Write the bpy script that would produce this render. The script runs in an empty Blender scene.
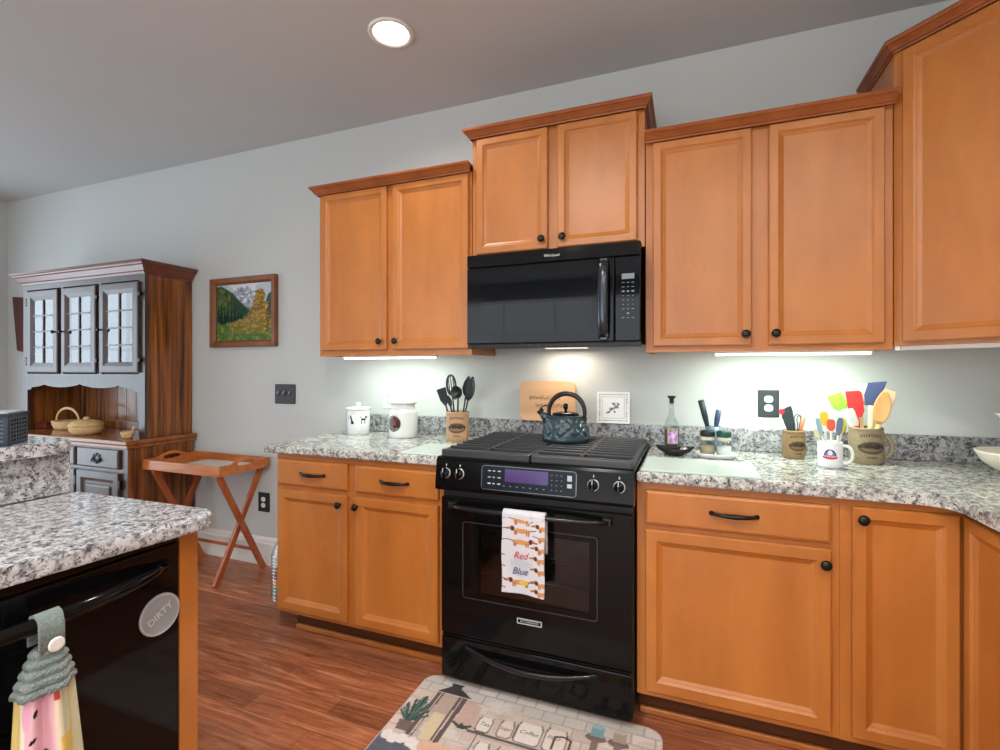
import bpy, bmesh, math, random
import numpy as np
from mathutils import Matrix, Vector
random.seed(7)
SC = bpy.context.scene
COL = SC.collection
R = math.radians

# ------------------------------------------------------------------ camera, world, lights, exposure
cam_d = bpy.data.cameras.new('camera')
cam = bpy.data.objects.new('camera', cam_d)
COL.objects.link(cam)
cam.location = (0.557, -2.449, 1.2775)
cam.rotation_euler = (R(90), 0, 0.3684)
cam_d.sensor_width = 36.0
cam_d.lens = 17.64
cam_d.shift_y = -0.0053
cam_d.clip_start = 0.02
SC.camera = cam

SC.view_settings.view_transform = 'Standard'
SC.view_settings.look = 'None'
SC.view_settings.exposure = 0.12
SC.view_settings.gamma = 1.0
SC.view_settings.use_curve_mapping = False

W = bpy.data.worlds.new('world')
SC.world = W
W.use_nodes = True
W.node_tree.nodes['Background'].inputs['Color'].default_value = (0.80, 0.90, 1.0, 1)
W.node_tree.nodes['Background'].inputs['Strength'].default_value = 1.3


def area(name, loc, rot, sx, sy, power, color=(1, 1, 1), parent=None, shape='RECTANGLE', spread=180):
    d = bpy.data.lights.new(name, 'AREA')
    d.shape = shape
    d.size = sx
    if shape in ('RECTANGLE', 'ELLIPSE'):
        d.size_y = sy
    d.energy = power
    d.color = color
    d.spread = R(spread)
    o = bpy.data.objects.new(name, d)
    COL.objects.link(o)
    o.rotation_euler = rot
    o.location = Vector(loc) - (Vector(parent.location) if parent else Vector((0, 0, 0)))
    o.parent = parent
    return o


# daylight through the window in the left wall, with fill lights added behind the camera
area('daylight_left', (-4.93, -1.68, 1.15), (0, R(-90), 0), 2.0, 2.0, 34, (0.72, 0.87, 1.0))
area('front_fill', (-1.5, -6.05, 1.45), (R(97), 0, 0), 5.0, 2.0, 62, (0.90, 0.96, 1.0))  # broad fill light added to light the room evenly
area('ceiling_fill', (.2, -6.0, .55), (R(135), 0, 0), 2.6, .5, 14, (1.0, 0.92, 0.82))  # upward fill added to brighten the ceiling

# ------------------------------------------------------------------ helpers


def lin(c):
    return tuple(((x / 12.92) if x <= 0.04045 else ((x + 0.055) / 1.055) ** 2.4) for x in c)


def rgb(r, g, b):
    return lin((r / 255, g / 255, b / 255)) + (1.0,)


class MB:
    """collects shapes and links them as ONE mesh object"""

    def __init__(s, T=None):
        s.v, s.f, s.mi, s.sm = [], [], [], []
        s.cur = 0
        s.T = T

    def add(s, verts, faces, smooth=False, mi=None):
        o = len(s.v)
        for p in verts:
            p = Vector(p)
            s.v.append(s.T @ p if s.T is not None else p)
        for f in faces:
            s.f.append([i + o for i in f])
            s.mi.append(s.cur if mi is None else mi)
            s.sm.append(smooth)
        return s

    def from_bm(s, bm, smooth=False):
        bm.verts.index_update()
        s.add([v.co.copy() for v in bm.verts], [[v.index for v in f.verts] for f in bm.faces], smooth)
        bm.free()
        return s

    def box(s, x0, x1, y0, y1, z0, z1, b=0.0, seg=2):
        x0, x1 = sorted((x0, x1)); y0, y1 = sorted((y0, y1)); z0, z1 = sorted((z0, z1))
        vs = [(x0, y0, z0), (x1, y0, z0), (x1, y1, z0), (x0, y1, z0), (x0, y0, z1), (x1, y0, z1), (x1, y1, z1), (x0, y1, z1)]
        fs = [(0, 3, 2, 1), (4, 5, 6, 7), (0, 1, 5, 4), (1, 2, 6, 5), (2, 3, 7, 6), (3, 0, 4, 7)]
        if b <= 0:
            return s.add(vs, fs)
        bm = bmesh.new()
        bv = [bm.verts.new(p) for p in vs]
        for f in fs:
            bm.faces.new([bv[i] for i in f])
        bmesh.ops.bevel(bm, geom=list(bm.edges), offset=b, segments=seg, affect='EDGES', profile=0.5)
        return s.from_bm(bm)

    def prism(s, poly, z0, z1, b=0.0, seg=2, smooth=False):
        """poly in xy, extruded z0..z1, the rims bevelled by b"""
        bm = bmesh.new()
        lo = [bm.verts.new((p[0], p[1], z0)) for p in poly]
        hi = [bm.verts.new((p[0], p[1], z1)) for p in poly]
        n = len(poly)
        bm.faces.new(lo[::-1]); bm.faces.new(hi)
        for i in range(n):
            bm.faces.new((lo[i], lo[(i + 1) % n], hi[(i + 1) % n], hi[i]))
        if b > 0:
            bm.verts.index_update()
            es = [e for e in bm.edges if abs(e.verts[0].co.z - e.verts[1].co.z) < 1e-7]
            bmesh.ops.bevel(bm, geom=es, offset=b, segments=seg, affect='EDGES', profile=0.5)
        return s.from_bm(bm, smooth)

    def loops(s, loops, close=False, cap0=True, cap1=True, smooth=False, wrap=True):
        """skin a list of equal vertex loops"""
        n = len(loops[0])
        vs = [p for l in loops for p in l]
        fs = []
        m = len(loops)
        for k in range(m - 1 + (1 if close else 0)):
            a, b2 = k * n, ((k + 1) % m) * n
            for i in range(n if wrap else n - 1):
                j = (i + 1) % n
                fs.append((a + i, a + j, b2 + j, b2 + i))
        s.add(vs, fs, smooth)
        o = len(s.v) - len(vs)
        for on, k in ((cap0, 0), (cap1, m - 1)):
            if on and not close:
                s.f.append([o + k * n + i for i in range(n)]); s.mi.append(s.cur); s.sm.append(False)
        return s

    def lathe(s, prof, c=(0, 0, 0), n=32, cap0=True, cap1=True, smooth=True):
        L = []
        for r, z in prof:
            L.append([(c[0] + r * math.cos(2 * math.pi * i / n), c[1] + r * math.sin(2 * math.pi * i / n), c[2] + z) for i in range(n)])
        return s.loops(L, cap0=cap0, cap1=cap1, smooth=smooth)

    def tube(s, path, r, n=10, caps=True, flat=1.0, up=(0, 0, 1), closed=False):
        """r: radius or list; flat: squash of the section along 'up'"""
        P = [Vector(p) for p in path]
        m = len(P)
        rs = r if isinstance(r, (list, tuple)) else [r] * m
        L = []
        prev = None
        for i in range(m):
            if closed:
                t = P[(i + 1) % m] - P[(i - 1) % m]
            else:
                t = P[min(i + 1, m - 1)] - P[max(i - 1, 0)]
            t.normalize()
            u = Vector(up) if prev is None else prev
            a = u - t * u.dot(t)
            if a.length < 1e-4:
                a = Vector((1, 0, 0)) - t * t.x
                if a.length < 1e-4:
                    a = Vector((0, 1, 0)) - t * t.y
            a.normalize(); prev = a
            b = t.cross(a)
            L.append([P[i] + a * (math.cos(2 * math.pi * k / n) * rs[i] * flat) + b * (math.sin(2 * math.pi * k / n) * rs[i]) for k in range(n)])
        return s.loops(L, close=closed, cap0=caps, cap1=caps, smooth=True)

    def bar(s, p0, p1, w, d, up=(0, 0, 1), b=0.0):
        """rectangular bar from p0 to p1: w across, d along 'up'"""
        p0, p1 = Vector(p0), Vector(p1)
        t = (p1 - p0); L = t.length; t.normalize()
        a = Vector(up); a = a - t * a.dot(t); a.normalize()
        c = t.cross(a)
        M = Matrix(((t.x, c.x, a.x, p0.x), (t.y, c.y, a.y, p0.y), (t.z, c.z, a.z, p0.z), (0, 0, 0, 1)))
        old = s.T
        s.T = M if old is None else old @ M
        s.box(0, L, -w / 2, w / 2, -d / 2, d / 2, b)
        s.T = old
        return s

    def ball(s, c, rx, ry=None, rz=None, n=16, m=10):
        ry = rx if ry is None else ry; rz = rx if rz is None else rz
        L = []
        for k in range(1, m):
            a = math.pi * k / m
            L.append([(c[0] + rx * math.sin(a) * math.cos(2 * math.pi * i / n), c[1] + ry * math.sin(a) * math.sin(2 * math.pi * i / n), c[2] - rz * math.cos(a)) for i in range(n)])
        return s.loops(L, smooth=True)

    def build(s, name, mats, parent=None, local=False, **props):
        me = bpy.data.meshes.new(name)
        off = Vector((0, 0, 0))
        if parent is None:
            if not local:
                xs = [v.x for v in s.v]; ys = [v.y for v in s.v]; zs = [v.z for v in s.v]
                off = Vector(((min(xs) + max(xs)) / 2, (min(ys) + max(ys)) / 2, min(zs)))
        elif not local:
            p = parent
            while p is not None:
                off = off + p.location; p = p.parent
        me.from_pydata([v - off for v in s.v], [], s.f)
        mats = mats if isinstance(mats, (list, tuple)) else [mats]
        for m in mats:
            me.materials.append(m)
        me.polygons.foreach_set('material_index', s.mi)
        me.polygons.foreach_set('use_smooth', s.sm)
        bm = bmesh.new(); bm.from_mesh(me)
        bmesh.ops.recalc_face_normals(bm, faces=bm.faces)
        bm.to_mesh(me); bm.free()
        me.update()
        o = bpy.data.objects.new(name, me)
        COL.objects.link(o)
        if parent is not None:
            o.parent = parent
        elif not local:
            o.location = off
        for k, v in props.items():
            o[k] = v
        return o


def thing(name, label, cat, loc, group=None, rotz=0.0):
    o = bpy.data.objects.new(name, None)
    o.empty_display_size = 0.05
    COL.objects.link(o)
    o.location = loc
    o.rotation_euler = (0, 0, rotz)
    return tag(o, label, cat, group)


def tag(o, label, cat, group=None):
    o['label'] = label
    o['category'] = cat
    if group:
        o['group'] = group
    return o


def struct(o):
    o['kind'] = 'structure'
    return o


def frameT(o, u, v, n):
    u, v, n, o = Vector(u), Vector(v), Vector(n), Vector(o)
    return Matrix(((u.x, v.x, n.x, o.x), (u.y, v.y, n.y, o.y), (u.z, v.z, n.z, o.z), (0, 0, 0, 1)))


def front(x, y, z):          # local (u,v,n): u right, v up, n towards the room (-y)
    return frameT((x, y, z), (1, 0, 0), (0, 0, 1), (0, -1, 0))


def rotm(ax, deg, o=(0, 0, 0)):
    return Matrix.Translation(o) @ Matrix.Rotation(R(deg), 4, ax)


def text_mesh(mb, body, size, T, depth=0.0004, align='CENTER', shear=0.0, xs=1.0):
    """flat lettering as mesh, centred on T's origin in its uv plane"""
    c = bpy.data.curves.new('t', 'FONT')
    c.body = body; c.size = size; c.align_x = align; c.align_y = 'CENTER'; c.shear = shear
    c.extrude = depth / 2; c.resolution_u = 3
    o = bpy.data.objects.new('t', c)
    COL.objects.link(o)
    dg = bpy.context.evaluated_depsgraph_get()
    me = bpy.data.meshes.new_from_object(o.evaluated_get(dg))
    vs = [T @ Vector((v.co.x * xs, v.co.y, v.co.z + depth / 2)) for v in me.vertices]
    mb.add(vs, [list(p.vertices) for p in me.polygons])
    bpy.data.objects.remove(o); bpy.data.curves.remove(c); bpy.data.meshes.remove(me)
    return mb


# ------------------------------------------------------------------ materials


def mat(name, col=(0.5, 0.5, 0.5, 1), rough=0.5, metal=0.0, spec=0.5, coat=0.0, trans=0.0, ior=1.45, emit=None, estr=0.0, sheen=0.0, coat_r=0.1):
    m = bpy.data.materials.new(name)
    m.use_nodes = True
    p = m.node_tree.nodes['Principled BSDF']
    p.inputs['Base Color'].default_value = col
    p.inputs['Roughness'].default_value = rough
    p.inputs['Metallic'].default_value = metal
    p.inputs['Specular IOR Level'].default_value = spec
    p.inputs['Coat Weight'].default_value = coat
    p.inputs['Coat Roughness'].default_value = coat_r
    p.inputs['Transmission Weight'].default_value = trans
    p.inputs['IOR'].default_value = ior
    p.inputs['Sheen Weight'].default_value = sheen
    if emit:
        p.inputs['Emission Color'].default_value = emit
        p.inputs['Emission Strength'].default_value = estr
    m.diffuse_color = col
    return m


def nodes(m):
    nt = m.node_tree
    return nt, nt.nodes['Principled BSDF']


def ramp(nt, stops):
    r = nt.nodes.new('ShaderNodeValToRGB')
    e = r.color_ramp.elements
    while len(e) < len(stops):
        e.new(0.5)
    for el, (p, c) in zip(e, stops):
        el.position = p; el.color = c
    return r


def coords(nt, scale, kind='Object', rot=(0, 0, 0)):
    t = nt.nodes.new('ShaderNodeTexCoord'); m = nt.nodes.new('ShaderNodeMapping')
    m.inputs['Scale'].default_value = scale
    m.inputs['Rotation'].default_value = rot
    nt.links.new(t.outputs[kind], m.inputs['Vector'])
    return m.outputs['Vector']


def noise(nt, vec, scale, detail=4, rough=0.55, dist=0.0):
    n = nt.nodes.new('ShaderNodeTexNoise')
    n.inputs['Scale'].default_value = scale; n.inputs['Detail'].default_value = detail
    n.inputs['Roughness'].default_value = rough; n.inputs['Distortion'].default_value = dist
    nt.links.new(vec, n.inputs['Vector'])
    return n.outputs['Fac']


def bump(nt, p, h, strength=0.2, dist=0.01):
    b = nt.nodes.new('ShaderNodeBump')
    b.inputs['Strength'].default_value = strength; b.inputs['Distance'].default_value = dist
    nt.links.new(h, b.inputs['Height']); nt.links.new(b.outputs['Normal'], p.inputs['Normal'])


def mixc(nt, fac, a, b, mode='MIX'):
    m = nt.nodes.new('ShaderNodeMix'); m.data_type = 'RGBA'; m.blend_type = mode
    for s, x in ((0, fac), (6, a), (7, b)):
        if isinstance(x, (int, float)):
            m.inputs[s].default_value = x
        elif isinstance(x, tuple):
            m.inputs[s].default_value = x
        else:
            nt.links.new(x, m.inputs[s])
    return m.outputs[2]


def wood(name, c1, c2, scale=(22, 22, 1.6), rough=0.35, coat=0.0, spec=0.4, lo=0.3, hi=0.7, nscale=1.0, dist=0.3, blotch=0.0):
    m = mat(name, c1, rough, coat=coat, spec=spec)
    nt, p = nodes(m)
    f = noise(nt, coords(nt, scale), nscale, 6, 0.6, dist)
    r = ramp(nt, [(lo, c1), (hi, c2)])
    nt.links.new(f, r.inputs['Fac'])
    out = r.outputs['Color']
    if blotch:
        f2 = noise(nt, coords(nt, (5, 5, 3.2)), 1.0, 3, 0.5, 0.5)
        r2 = ramp(nt, [(0.3, (1 - blotch, 1 - blotch, 1 - blotch, 1)), (0.7, (1, 1, 1, 1))])
        nt.links.new(f2, r2.inputs['Fac'])
        out = mixc(nt, 1.0, out, r2.outputs['Color'], 'MULTIPLY')
    nt.links.new(out, p.inputs['Base Color'])
    return m


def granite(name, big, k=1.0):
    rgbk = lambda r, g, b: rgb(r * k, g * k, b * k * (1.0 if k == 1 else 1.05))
    m = mat(name, rgb(190, 190, 185), 0.09, spec=0.6)
    nt, p = nodes(m)
    v = coords(nt, (1, 1, 1))
    a = noise(nt, v, 42 * big, 6, 0.66, 0.5)
    ra = ramp(nt, [(0.34, rgbk(96, 96, 100)), (0.44, rgbk(158, 158, 157)), (0.52, rgbk(204, 206, 199)), (0.66, rgbk(226, 228, 221))])
    nt.links.new(a, ra.inputs['Fac'])
    v2 = coords(nt, (1, .75, 1), rot=(0.6, 0.4, 0.9))
    b = noise(nt, v2, 74 * big, 5, 0.62, 0.7)
    rb = ramp(nt, [(0.53, (0, 0, 0, 1)), (0.60, (1, 1, 1, 1))])
    nt.links.new(b, rb.inputs['Fac'])
    c = noise(nt, v2, 20 * big, 3, 0.5, 0.4)
    rc = ramp(nt, [(0.36, (0.15, 0.15, 0.15, 1)), (0.58, (0.95, 0.95, 0.95, 1))])
    nt.links.new(c, rc.inputs['Fac'])
    mul = nt.nodes.new('ShaderNodeMath'); mul.operation = 'MULTIPLY'
    nt.links.new(rb.outputs['Color'], mul.inputs[0]); nt.links.new(rc.outputs['Color'], mul.inputs[1])
    col = mixc(nt, mul.outputs[0], ra.outputs['Color'], rgb(66, 70, 72))
    d = noise(nt, v, 120 * big, 2, 0.5, 0.0)
    rd = ramp(nt, [(0.59, (0, 0, 0, 1)), (0.66, (.9, .9, .9, 1))])
    nt.links.new(d, rd.inputs['Fac'])
    col = mixc(nt, rd.outputs['Color'], col, rgb(58, 58, 62))
    nt.links.new(col, p.inputs['Base Color'])
    return m


def paint_mat(name, c, rough=0.85):
    m = mat(name, c, rough, spec=0.2)
    nt, p = nodes(m)
    bump(nt, p, noise(nt, coords(nt, (1, 1, 1)), 260, 2), 0.06, 0.002)
    return m


M = {}
M['wall'] = paint_mat('wall_paint', rgb(196, 200, 199))
M['ceil'] = paint_mat('ceiling_paint', rgb(196, 199, 199))
M['trimw'] = mat('white_trim', rgb(228, 226, 222), 0.45)
M['maple'] = wood('maple', rgb(184, 108, 40), rgb(200, 125, 54), (9, 9, 2.4), 0.38, spec=0.85, blotch=0.13)
M['cherry'] = wood('cherry_moulding', rgb(136, 70, 28), rgb(164, 92, 44), (9, 9, 9), 0.35, spec=0.4)
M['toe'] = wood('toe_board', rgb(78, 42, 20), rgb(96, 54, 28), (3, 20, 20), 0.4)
M['granite'] = granite('granite', 1.0)
M['granite2'] = granite('granite_bold', 1.3, .92)
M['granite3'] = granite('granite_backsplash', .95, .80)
M['black'] = mat('black_gloss', (0.004, 0.004, 0.0045, 1), 0.07, spec=0.28)
M['blackglass'] = mat('black_glass', (0.003, 0.004, 0.006, 1), 0.03, spec=0.3)
M['blackmat'] = mat('black_matte', (0.012, 0.012, 0.013, 1), 0.45)
M['iron'] = mat('cast_iron', (0.036, 0.040, 0.045, 1), 0.32, spec=0.7)
M['bronze'] = mat('oil_bronze', (0.012, 0.010, 0.009, 1), 0.28, metal=0.3)
M['steel'] = mat('steel', (0.55, 0.55, 0.56, 1), 0.28, metal=1.0)
M['silver'] = mat('silver_print', rgb(190, 195, 200), 0.4)
M['white'] = mat('white_ceramic', rgb(232, 234, 236), 0.16, spec=0.5)
M['whitep'] = mat('white_plastic', rgb(235, 235, 232), 0.35)
M['glass'] = mat('glass', (1, 1, 1, 1), 0.0, trans=1.0, ior=1.45)
M['lcd'] = mat('violet_display', rgb(48, 30, 70), 0.15, emit=lin((0.42, 0.24, 0.68)) + (1,), estr=0.20)
M['lamp'] = mat('lamp_lens', (1, 1, 1, 1), 0.5, emit=(1, 0.96, 0.90, 1), estr=9.0)
M['tube'] = mat('lamp_tube', (1, 1, 1, 1), 0.5, emit=(0.94, 1.0, 0.96, 1), estr=5.0)


def mk_floor():
    m = mat('floor_planks', rgb(100, 55, 36), 0.30, spec=0.5)
    nt, p = nodes(m)
    v = coords(nt, (1, 1, 1))
    b = nt.nodes.new('ShaderNodeTexBrick')
    b.offset = 0.37; b.offset_frequency = 2
    b.inputs['Scale'].default_value = 1.0
    b.inputs['Brick Width'].default_value = 0.85; b.inputs['Row Height'].default_value = 0.092
    b.inputs['Mortar Size'].default_value = 0.0016; b.inputs['Mortar Smooth'].default_value = 0.2
    b.inputs['Color1'].default_value = (0, 0, 0, 1); b.inputs['Color2'].default_value = (1, 1, 1, 1)
    b.inputs['Mortar'].default_value = (0.5, 0.5, 0.5, 1)
    nt.links.new(v, b.inputs['Vector'])
    g = noise(nt, coords(nt, (2.6, 34, 1)), 1.0, 8, 0.68, 1.2)
    rg = ramp(nt, [(0.28, rgb(112, 60, 40)), (0.5, rgb(164, 100, 68)), (0.72, rgb(208, 146, 108))])
    nt.links.new(g, rg.inputs['Fac'])
    rv = ramp(nt, [(0.0, (0.66, 0.64, 0.62, 1)), (1.0, (1.12, 1.08, 1.05, 1))])
    nt.links.new(b.outputs['Color'], rv.inputs['Fac'])
    col = mixc(nt, 1.0, rg.outputs['Color'], rv.outputs['Color'], 'MULTIPLY')
    col = mixc(nt, b.outputs['Fac'], col, rgb(126, 80, 58))
    nt.links.new(col, p.inputs['Base Color'])
    g2 = noise(nt, coords(nt, (5, 40, 1)), 1.0, 3)
    bump(nt, p, g2, 0.25, 0.004)
    return m


M['floor'] = mk_floor()


def attr_mat(name, rough=0.6, spec=0.3, alpha=False):
    m = mat(name, (1, 1, 1, 1), rough, spec=spec)
    nt, p = nodes(m)
    a = nt.nodes.new('ShaderNodeAttribute'); a.attribute_name = 'Col'
    nt.links.new(a.outputs['Color'], p.inputs['Base Color'])
    return m


M['print_matte'] = attr_mat('print_matte', 0.75, 0.2)
M['print_gloss'] = attr_mat('print_gloss', 0.2, 0.5)
M['print_cloth'] = attr_mat('print_cloth', 0.95, 0.1)


class Canvas:
    """small drawing surface for printed patterns: unit coordinates, y up"""

    def __init__(s, w, h, bg):
        s.w, s.h = w, h
        s.a = np.zeros((h, w, 3)); s.a[:] = np.array(bg) / 255.0
        s.X, s.Y = np.meshgrid((np.arange(w) + .5) / w, (np.arange(h) + .5) / h)

    def put(s, mask, c, k=1.0):
        s.a[mask] = s.a[mask] * (1 - k) + np.array(c) / 255.0 * k
        return s

    def rect(s, x0, x1, y0, y1, c, k=1.0):
        return s.put((s.X >= x0) & (s.X <= x1) & (s.Y >= y0) & (s.Y <= y1), c, k)

    def ell(s, cx, cy, rx, ry, c, k=1.0, rot=0.0):
        dx, dy = s.X - cx, s.Y - cy
        ca, sa = math.cos(rot), math.sin(rot)
        return s.put(((dx * ca + dy * sa) / rx) ** 2 + ((-dx * sa + dy * ca) / ry) ** 2 <= 1, c, k)

    def poly(s, pts, c, k=1.0):
        ins = np.zeros_like(s.X, bool)
        n = len(pts)
        for i in range(n):
            (x0, y0), (x1, y1) = pts[i], pts[(i + 1) % n]
            if y0 == y1:
                continue
            cr = ((y0 > s.Y) != (y1 > s.Y)) & (s.X < (x1 - x0) * (s.Y - y0) / (y1 - y0) + x0)
            ins ^= cr
        return s.put(ins, c, k)

    def line(s, pts, t, c, k=1.0, asp=1.0):
        m = np.zeros_like(s.X, bool)
        for (x0, y0), (x1, y1) in zip(pts[:-1], pts[1:]):
            dx, dy = x1 - x0, (y1 - y0) * asp
            L = dx * dx + dy * dy + 1e-12
            u = np.clip(((s.X - x0) * dx + (s.Y - y0) * asp * dy) / L, 0, 1)
            m |= (s.X - x0 - u * dx) ** 2 + ((s.Y - y0) * asp - u * dy) ** 2 <= t * t
        return s.put(m, c, k)

    def grain(s, amp, seed=1, cell=1):
        rs = np.random.RandomState(seed)
        n = rs.rand(s.h // cell + 1, s.w // cell + 1)
        n = np.kron(n, np.ones((cell, cell)))[:s.h, :s.w]
        s.a = np.clip(s.a + (n[..., None] - .5) * amp, 0, 1)
        return s


def print_grid(name, cv, fn, m, parent=None, keep=None, thick=0.0, smooth=True, **props):
    """a gridded surface that carries the canvas colours; fn(u,v) -> world point"""
    w, h = cv.w, cv.h
    mb = MB()
    vs = [fn((i + .5) / w * (w / (w - 1.0)) - .5 / (w - 1.0), (j + .5) / h * (h / (h - 1.0)) - .5 / (h - 1.0)) for j in range(h) for i in range(w)]
    fs = []
    for j in range(h - 1):
        for i in range(w - 1):
            if keep is None or keep((i + 1) / w, (j + 1) / h):
                fs.append((j * w + i, j * w + i + 1, (j + 1) * w + i + 1, (j + 1) * w + i))
    mb.add(vs, fs, smooth)
    o = mb.build(name, m, parent, **props)
    a = o.data.color_attributes.new('Col', 'FLOAT_COLOR', 'POINT')
    c = np.clip(cv.a, 0, 1)
    l = np.where(c <= 0.04045, c / 12.92, ((c + 0.055) / 1.055) ** 2.4)
    a.data.foreach_set('color', np.concatenate([l, np.ones((h, w, 1))], 2).reshape(-1))
    return o


def panel(mb, T, w, h, t=0.02, fr=0.044):
    """frame-and-panel front: bevelled edge, flat frame, stepped bead, sunken flat panel"""
    old = mb.T; mb.T = T
    L = []
    for i, n in ((0, 0), (0, t - .004), (.004, t), (fr - .006, t), (fr, t - .0045), (fr + .002, t - .007), (fr + .005, t - .008), (fr + .013, t - .0125), (fr + .015, t - .013)):
        L.append([(i, i, n), (w - i, i, n), (w - i, h - i, n), (i, h - i, n)])
    mb.loops(L)
    mb.T = old
    return mb


def slabfront(mb, T, w, h, t=0.02):
    old = mb.T; mb.T = T
    L = []
    for i, n in ((0, 0), (0, t - .007), (.003, t - .003), (.010, t)):
        L.append([(i, i, n), (w - i, i, n), (w - i, h - i, n), (i, h - i, n)])
    mb.loops(L)
    mb.T = old
    return mb


def knob(T, parent):
    mb = MB(T)
    mb.lathe([(.006, -.002), (.005, .012), (.008, .014), (.0155, .019), (.0165, .023), (.013, .028), (.005, .0305)], n=20)
    return mb.build('knob', M['bronze'], parent)


def pull(T, parent, w=0.138):
    mb = MB(T)
    pts, rs = [], []
    for k in range(15):
        u = -1 + 2 * k / 14
        pts.append((u * w / 2, -0.001 * (1 - u * u), 0.019 * (1 - abs(u) ** 3.5) + 0.004))
        rs.append(0.0055 + 0.0035 * (1 - abs(u)))
    mb.tube(pts, rs, 10, up=(0, 1, 0))
    for sx in (-1, 1):
        mb.lathe([(.0085, 0), (.0085, .003), (.006, .006)], (sx * w / 2, 0, 0), 14)
    return mb.build('pull_handle', M['bronze'], parent)


def sweep(mb, path, prof, z0, side=1):
    """sweep profile [(out, up)] along an open horizontal path with mitred corners; side=+1: out is right of travel"""
    P = [Vector((p[0], p[1])) for p in path]
    n = len(P)
    L = []
    for i in range(n):
        d0 = (P[i] - P[i - 1]).normalized() if i else (P[1] - P[0]).normalized()
        d1 = (P[i + 1] - P[i]).normalized() if i < n - 1 else d0
        n0 = Vector((d0.y, -d0.x)) * side; n1 = Vector((d1.y, -d1.x)) * side
        b = (n0 + n1); b = b / max(0.2, (1 + n0.dot(n1)))
        L.append([(P[i].x + b.x * o, P[i].y + b.y * o, z0 + u) for o, u in prof])
    return mb.loops(L)


CROWN = [(0, 0), (.005, 0), (.007, .006), (.012, .008), (.016, .015), (.025, .027), (.030, .030), (.033, .036), (.033, .043), (0, .043)]

# ------------------------------------------------------------------ room shell
XL, XR, YF, ZC = -5.0, 1.90, -6.2, 2.74
struct(MB().box(XL - .1, XR + .1, YF - .1, .1, -.1, 0).build('floor', M['floor']))


def plate_with_holes(x0, x1, z0, z1, holes, y0, y1, T=None):
    """wall slab in xz with rectangular holes"""
    mb = MB(T)
    xs = sorted({x0, x1, *[h[0] for h in holes], *[h[1] for h in holes]})
    zs = sorted({z0, z1, *[h[2] for h in holes], *[h[3] for h in holes]})
    for a, b in zip(xs[:-1], xs[1:]):
        for c, d in zip(zs[:-1], zs[1:]):
            mx, mz = (a + b) / 2, (c + d) / 2
            if any(h[0] < mx < h[1] and h[2] < mz < h[3] for h in holes):
                continue
            mb.box(a, b, y0, y1, c, d)
    return mb


# ceiling with the hole of the recessed light
CLX, CLY, CLR = -0.651, -0.634, 0.078
mb = MB()
N = 32
circ = [(CLX + CLR * math.cos(2 * math.pi * i / N + math.pi / 4), CLY + CLR * math.sin(2 * math.pi * i / N + math.pi / 4)) for i in range(N)]
h = .14
sq = []
for i in range(N):
    a = 2 * math.pi * i / N + math.pi / 4
    k = h / max(abs(math.cos(a)), abs(math.sin(a)))
    sq.append((CLX + k * math.cos(a), CLY + k * math.sin(a)))
for i in range(N):
    j = (i + 1) % N
    mb.add([(*circ[i], ZC), (*circ[j], ZC), (*sq[j], ZC), (*sq[i], ZC)], [(0, 1, 2, 3)])
for (a, b, c, d) in ((XL - .1, XR + .1, CLY + h, .1), (XL - .1, XR + .1, YF - .1, CLY - h), (XL - .1, CLX - h, CLY - h, CLY + h), (CLX + h, XR + .1, CLY - h, CLY + h)):
    mb.add([(a, c, ZC), (b, c, ZC), (b, d, ZC), (a, d, ZC)], [(0, 1, 2, 3)])
mb.box(XL - .1, XR + .1, YF - .1, .1, ZC + .14, ZC + .2)
struct(mb.build('ceiling', M['ceil']))

struct(MB().box(XL - .1, XR + .1, 0, .1, 0, ZC).build('wall_back', M['wall']))
struct(MB().box(XR, XR + .1, YF, 0, 0, ZC).build('wall_right', M['wall']))
TL = frameT((XL, 0, 0), (0, -1, 0), (-1, 0, 0), (0, 0, 1))     # (x along -y, y outwards, z up)
WIN_L = (0.60, 2.75, 0.06, 2.20)
struct(plate_with_holes(0, -YF, 0, ZC, [WIN_L], 0, .1, TL).build('wall_left', M['wall']))
WIN_F = (-4.2, 1.2, 0.35, 2.45)
struct(plate_with_holes(XL, XR, 0, ZC, [WIN_F], YF - .1, YF).build('wall_front', M['wall']))


def window(name, T, x0, x1, z0, z1, nx, nz):
    mb = MB(T)
    f = .05
    for a, b, c, d in ((x0 - .07, x1 + .07, z1, z1 + .09), (x0 - .07, x1 + .07, z0 - .09, z0), (x0 - .09, x0, z0 - .09, z1 + .09), (x1, x1 + .09, z0 - .09, z1 + .09)):
        mb.box(a, b, -.018, 0, c, d, .004)
    for a, b, c, d in ((x0, x1, z1 - f, z1), (x0, x1, z0, z0 + f), (x0, x0 + f, z0, z1), (x1 - f, x1, z0, z1)):
        mb.box(a, b, .02, .07, c, d)
    for i in range(1, nx):
        x = x0 + (x1 - x0) * i / nx
        mb.box(x - .014, x + .014, .03, .06, z0, z1)
    for i in range(1, nz):
        z = z0 + (z1 - z0) * i / nz
        mb.box(x0, x1, .03, .06, z - .014, z + .014)
    o = struct(mb.build(name, M['trimw']))
    g = MB(T).box(x0, x1, .043, .047, z0, z1)
    m = M.get('pane')
    if m is None:
        m = M['pane'] = bpy.data.materials.new('window_pane')
        m.use_nodes = True
        nt = m.node_tree
        nt.nodes.clear()
        a = nt.nodes.new('ShaderNodeBsdfTransparent'); b = nt.nodes.new('ShaderNodeBsdfGlossy'); b.inputs['Roughness'].default_value = 0.0
        mx = nt.nodes.new('ShaderNodeMixShader'); mx.inputs[0].default_value = 0.06
        ou = nt.nodes.new('ShaderNodeOutputMaterial')
        nt.links.new(a.outputs[0], mx.inputs[1]); nt.links.new(b.outputs[0], mx.inputs[2]); nt.links.new(mx.outputs[0], ou.inputs[0])
    g.build('pane', m, o)
    return o


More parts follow.
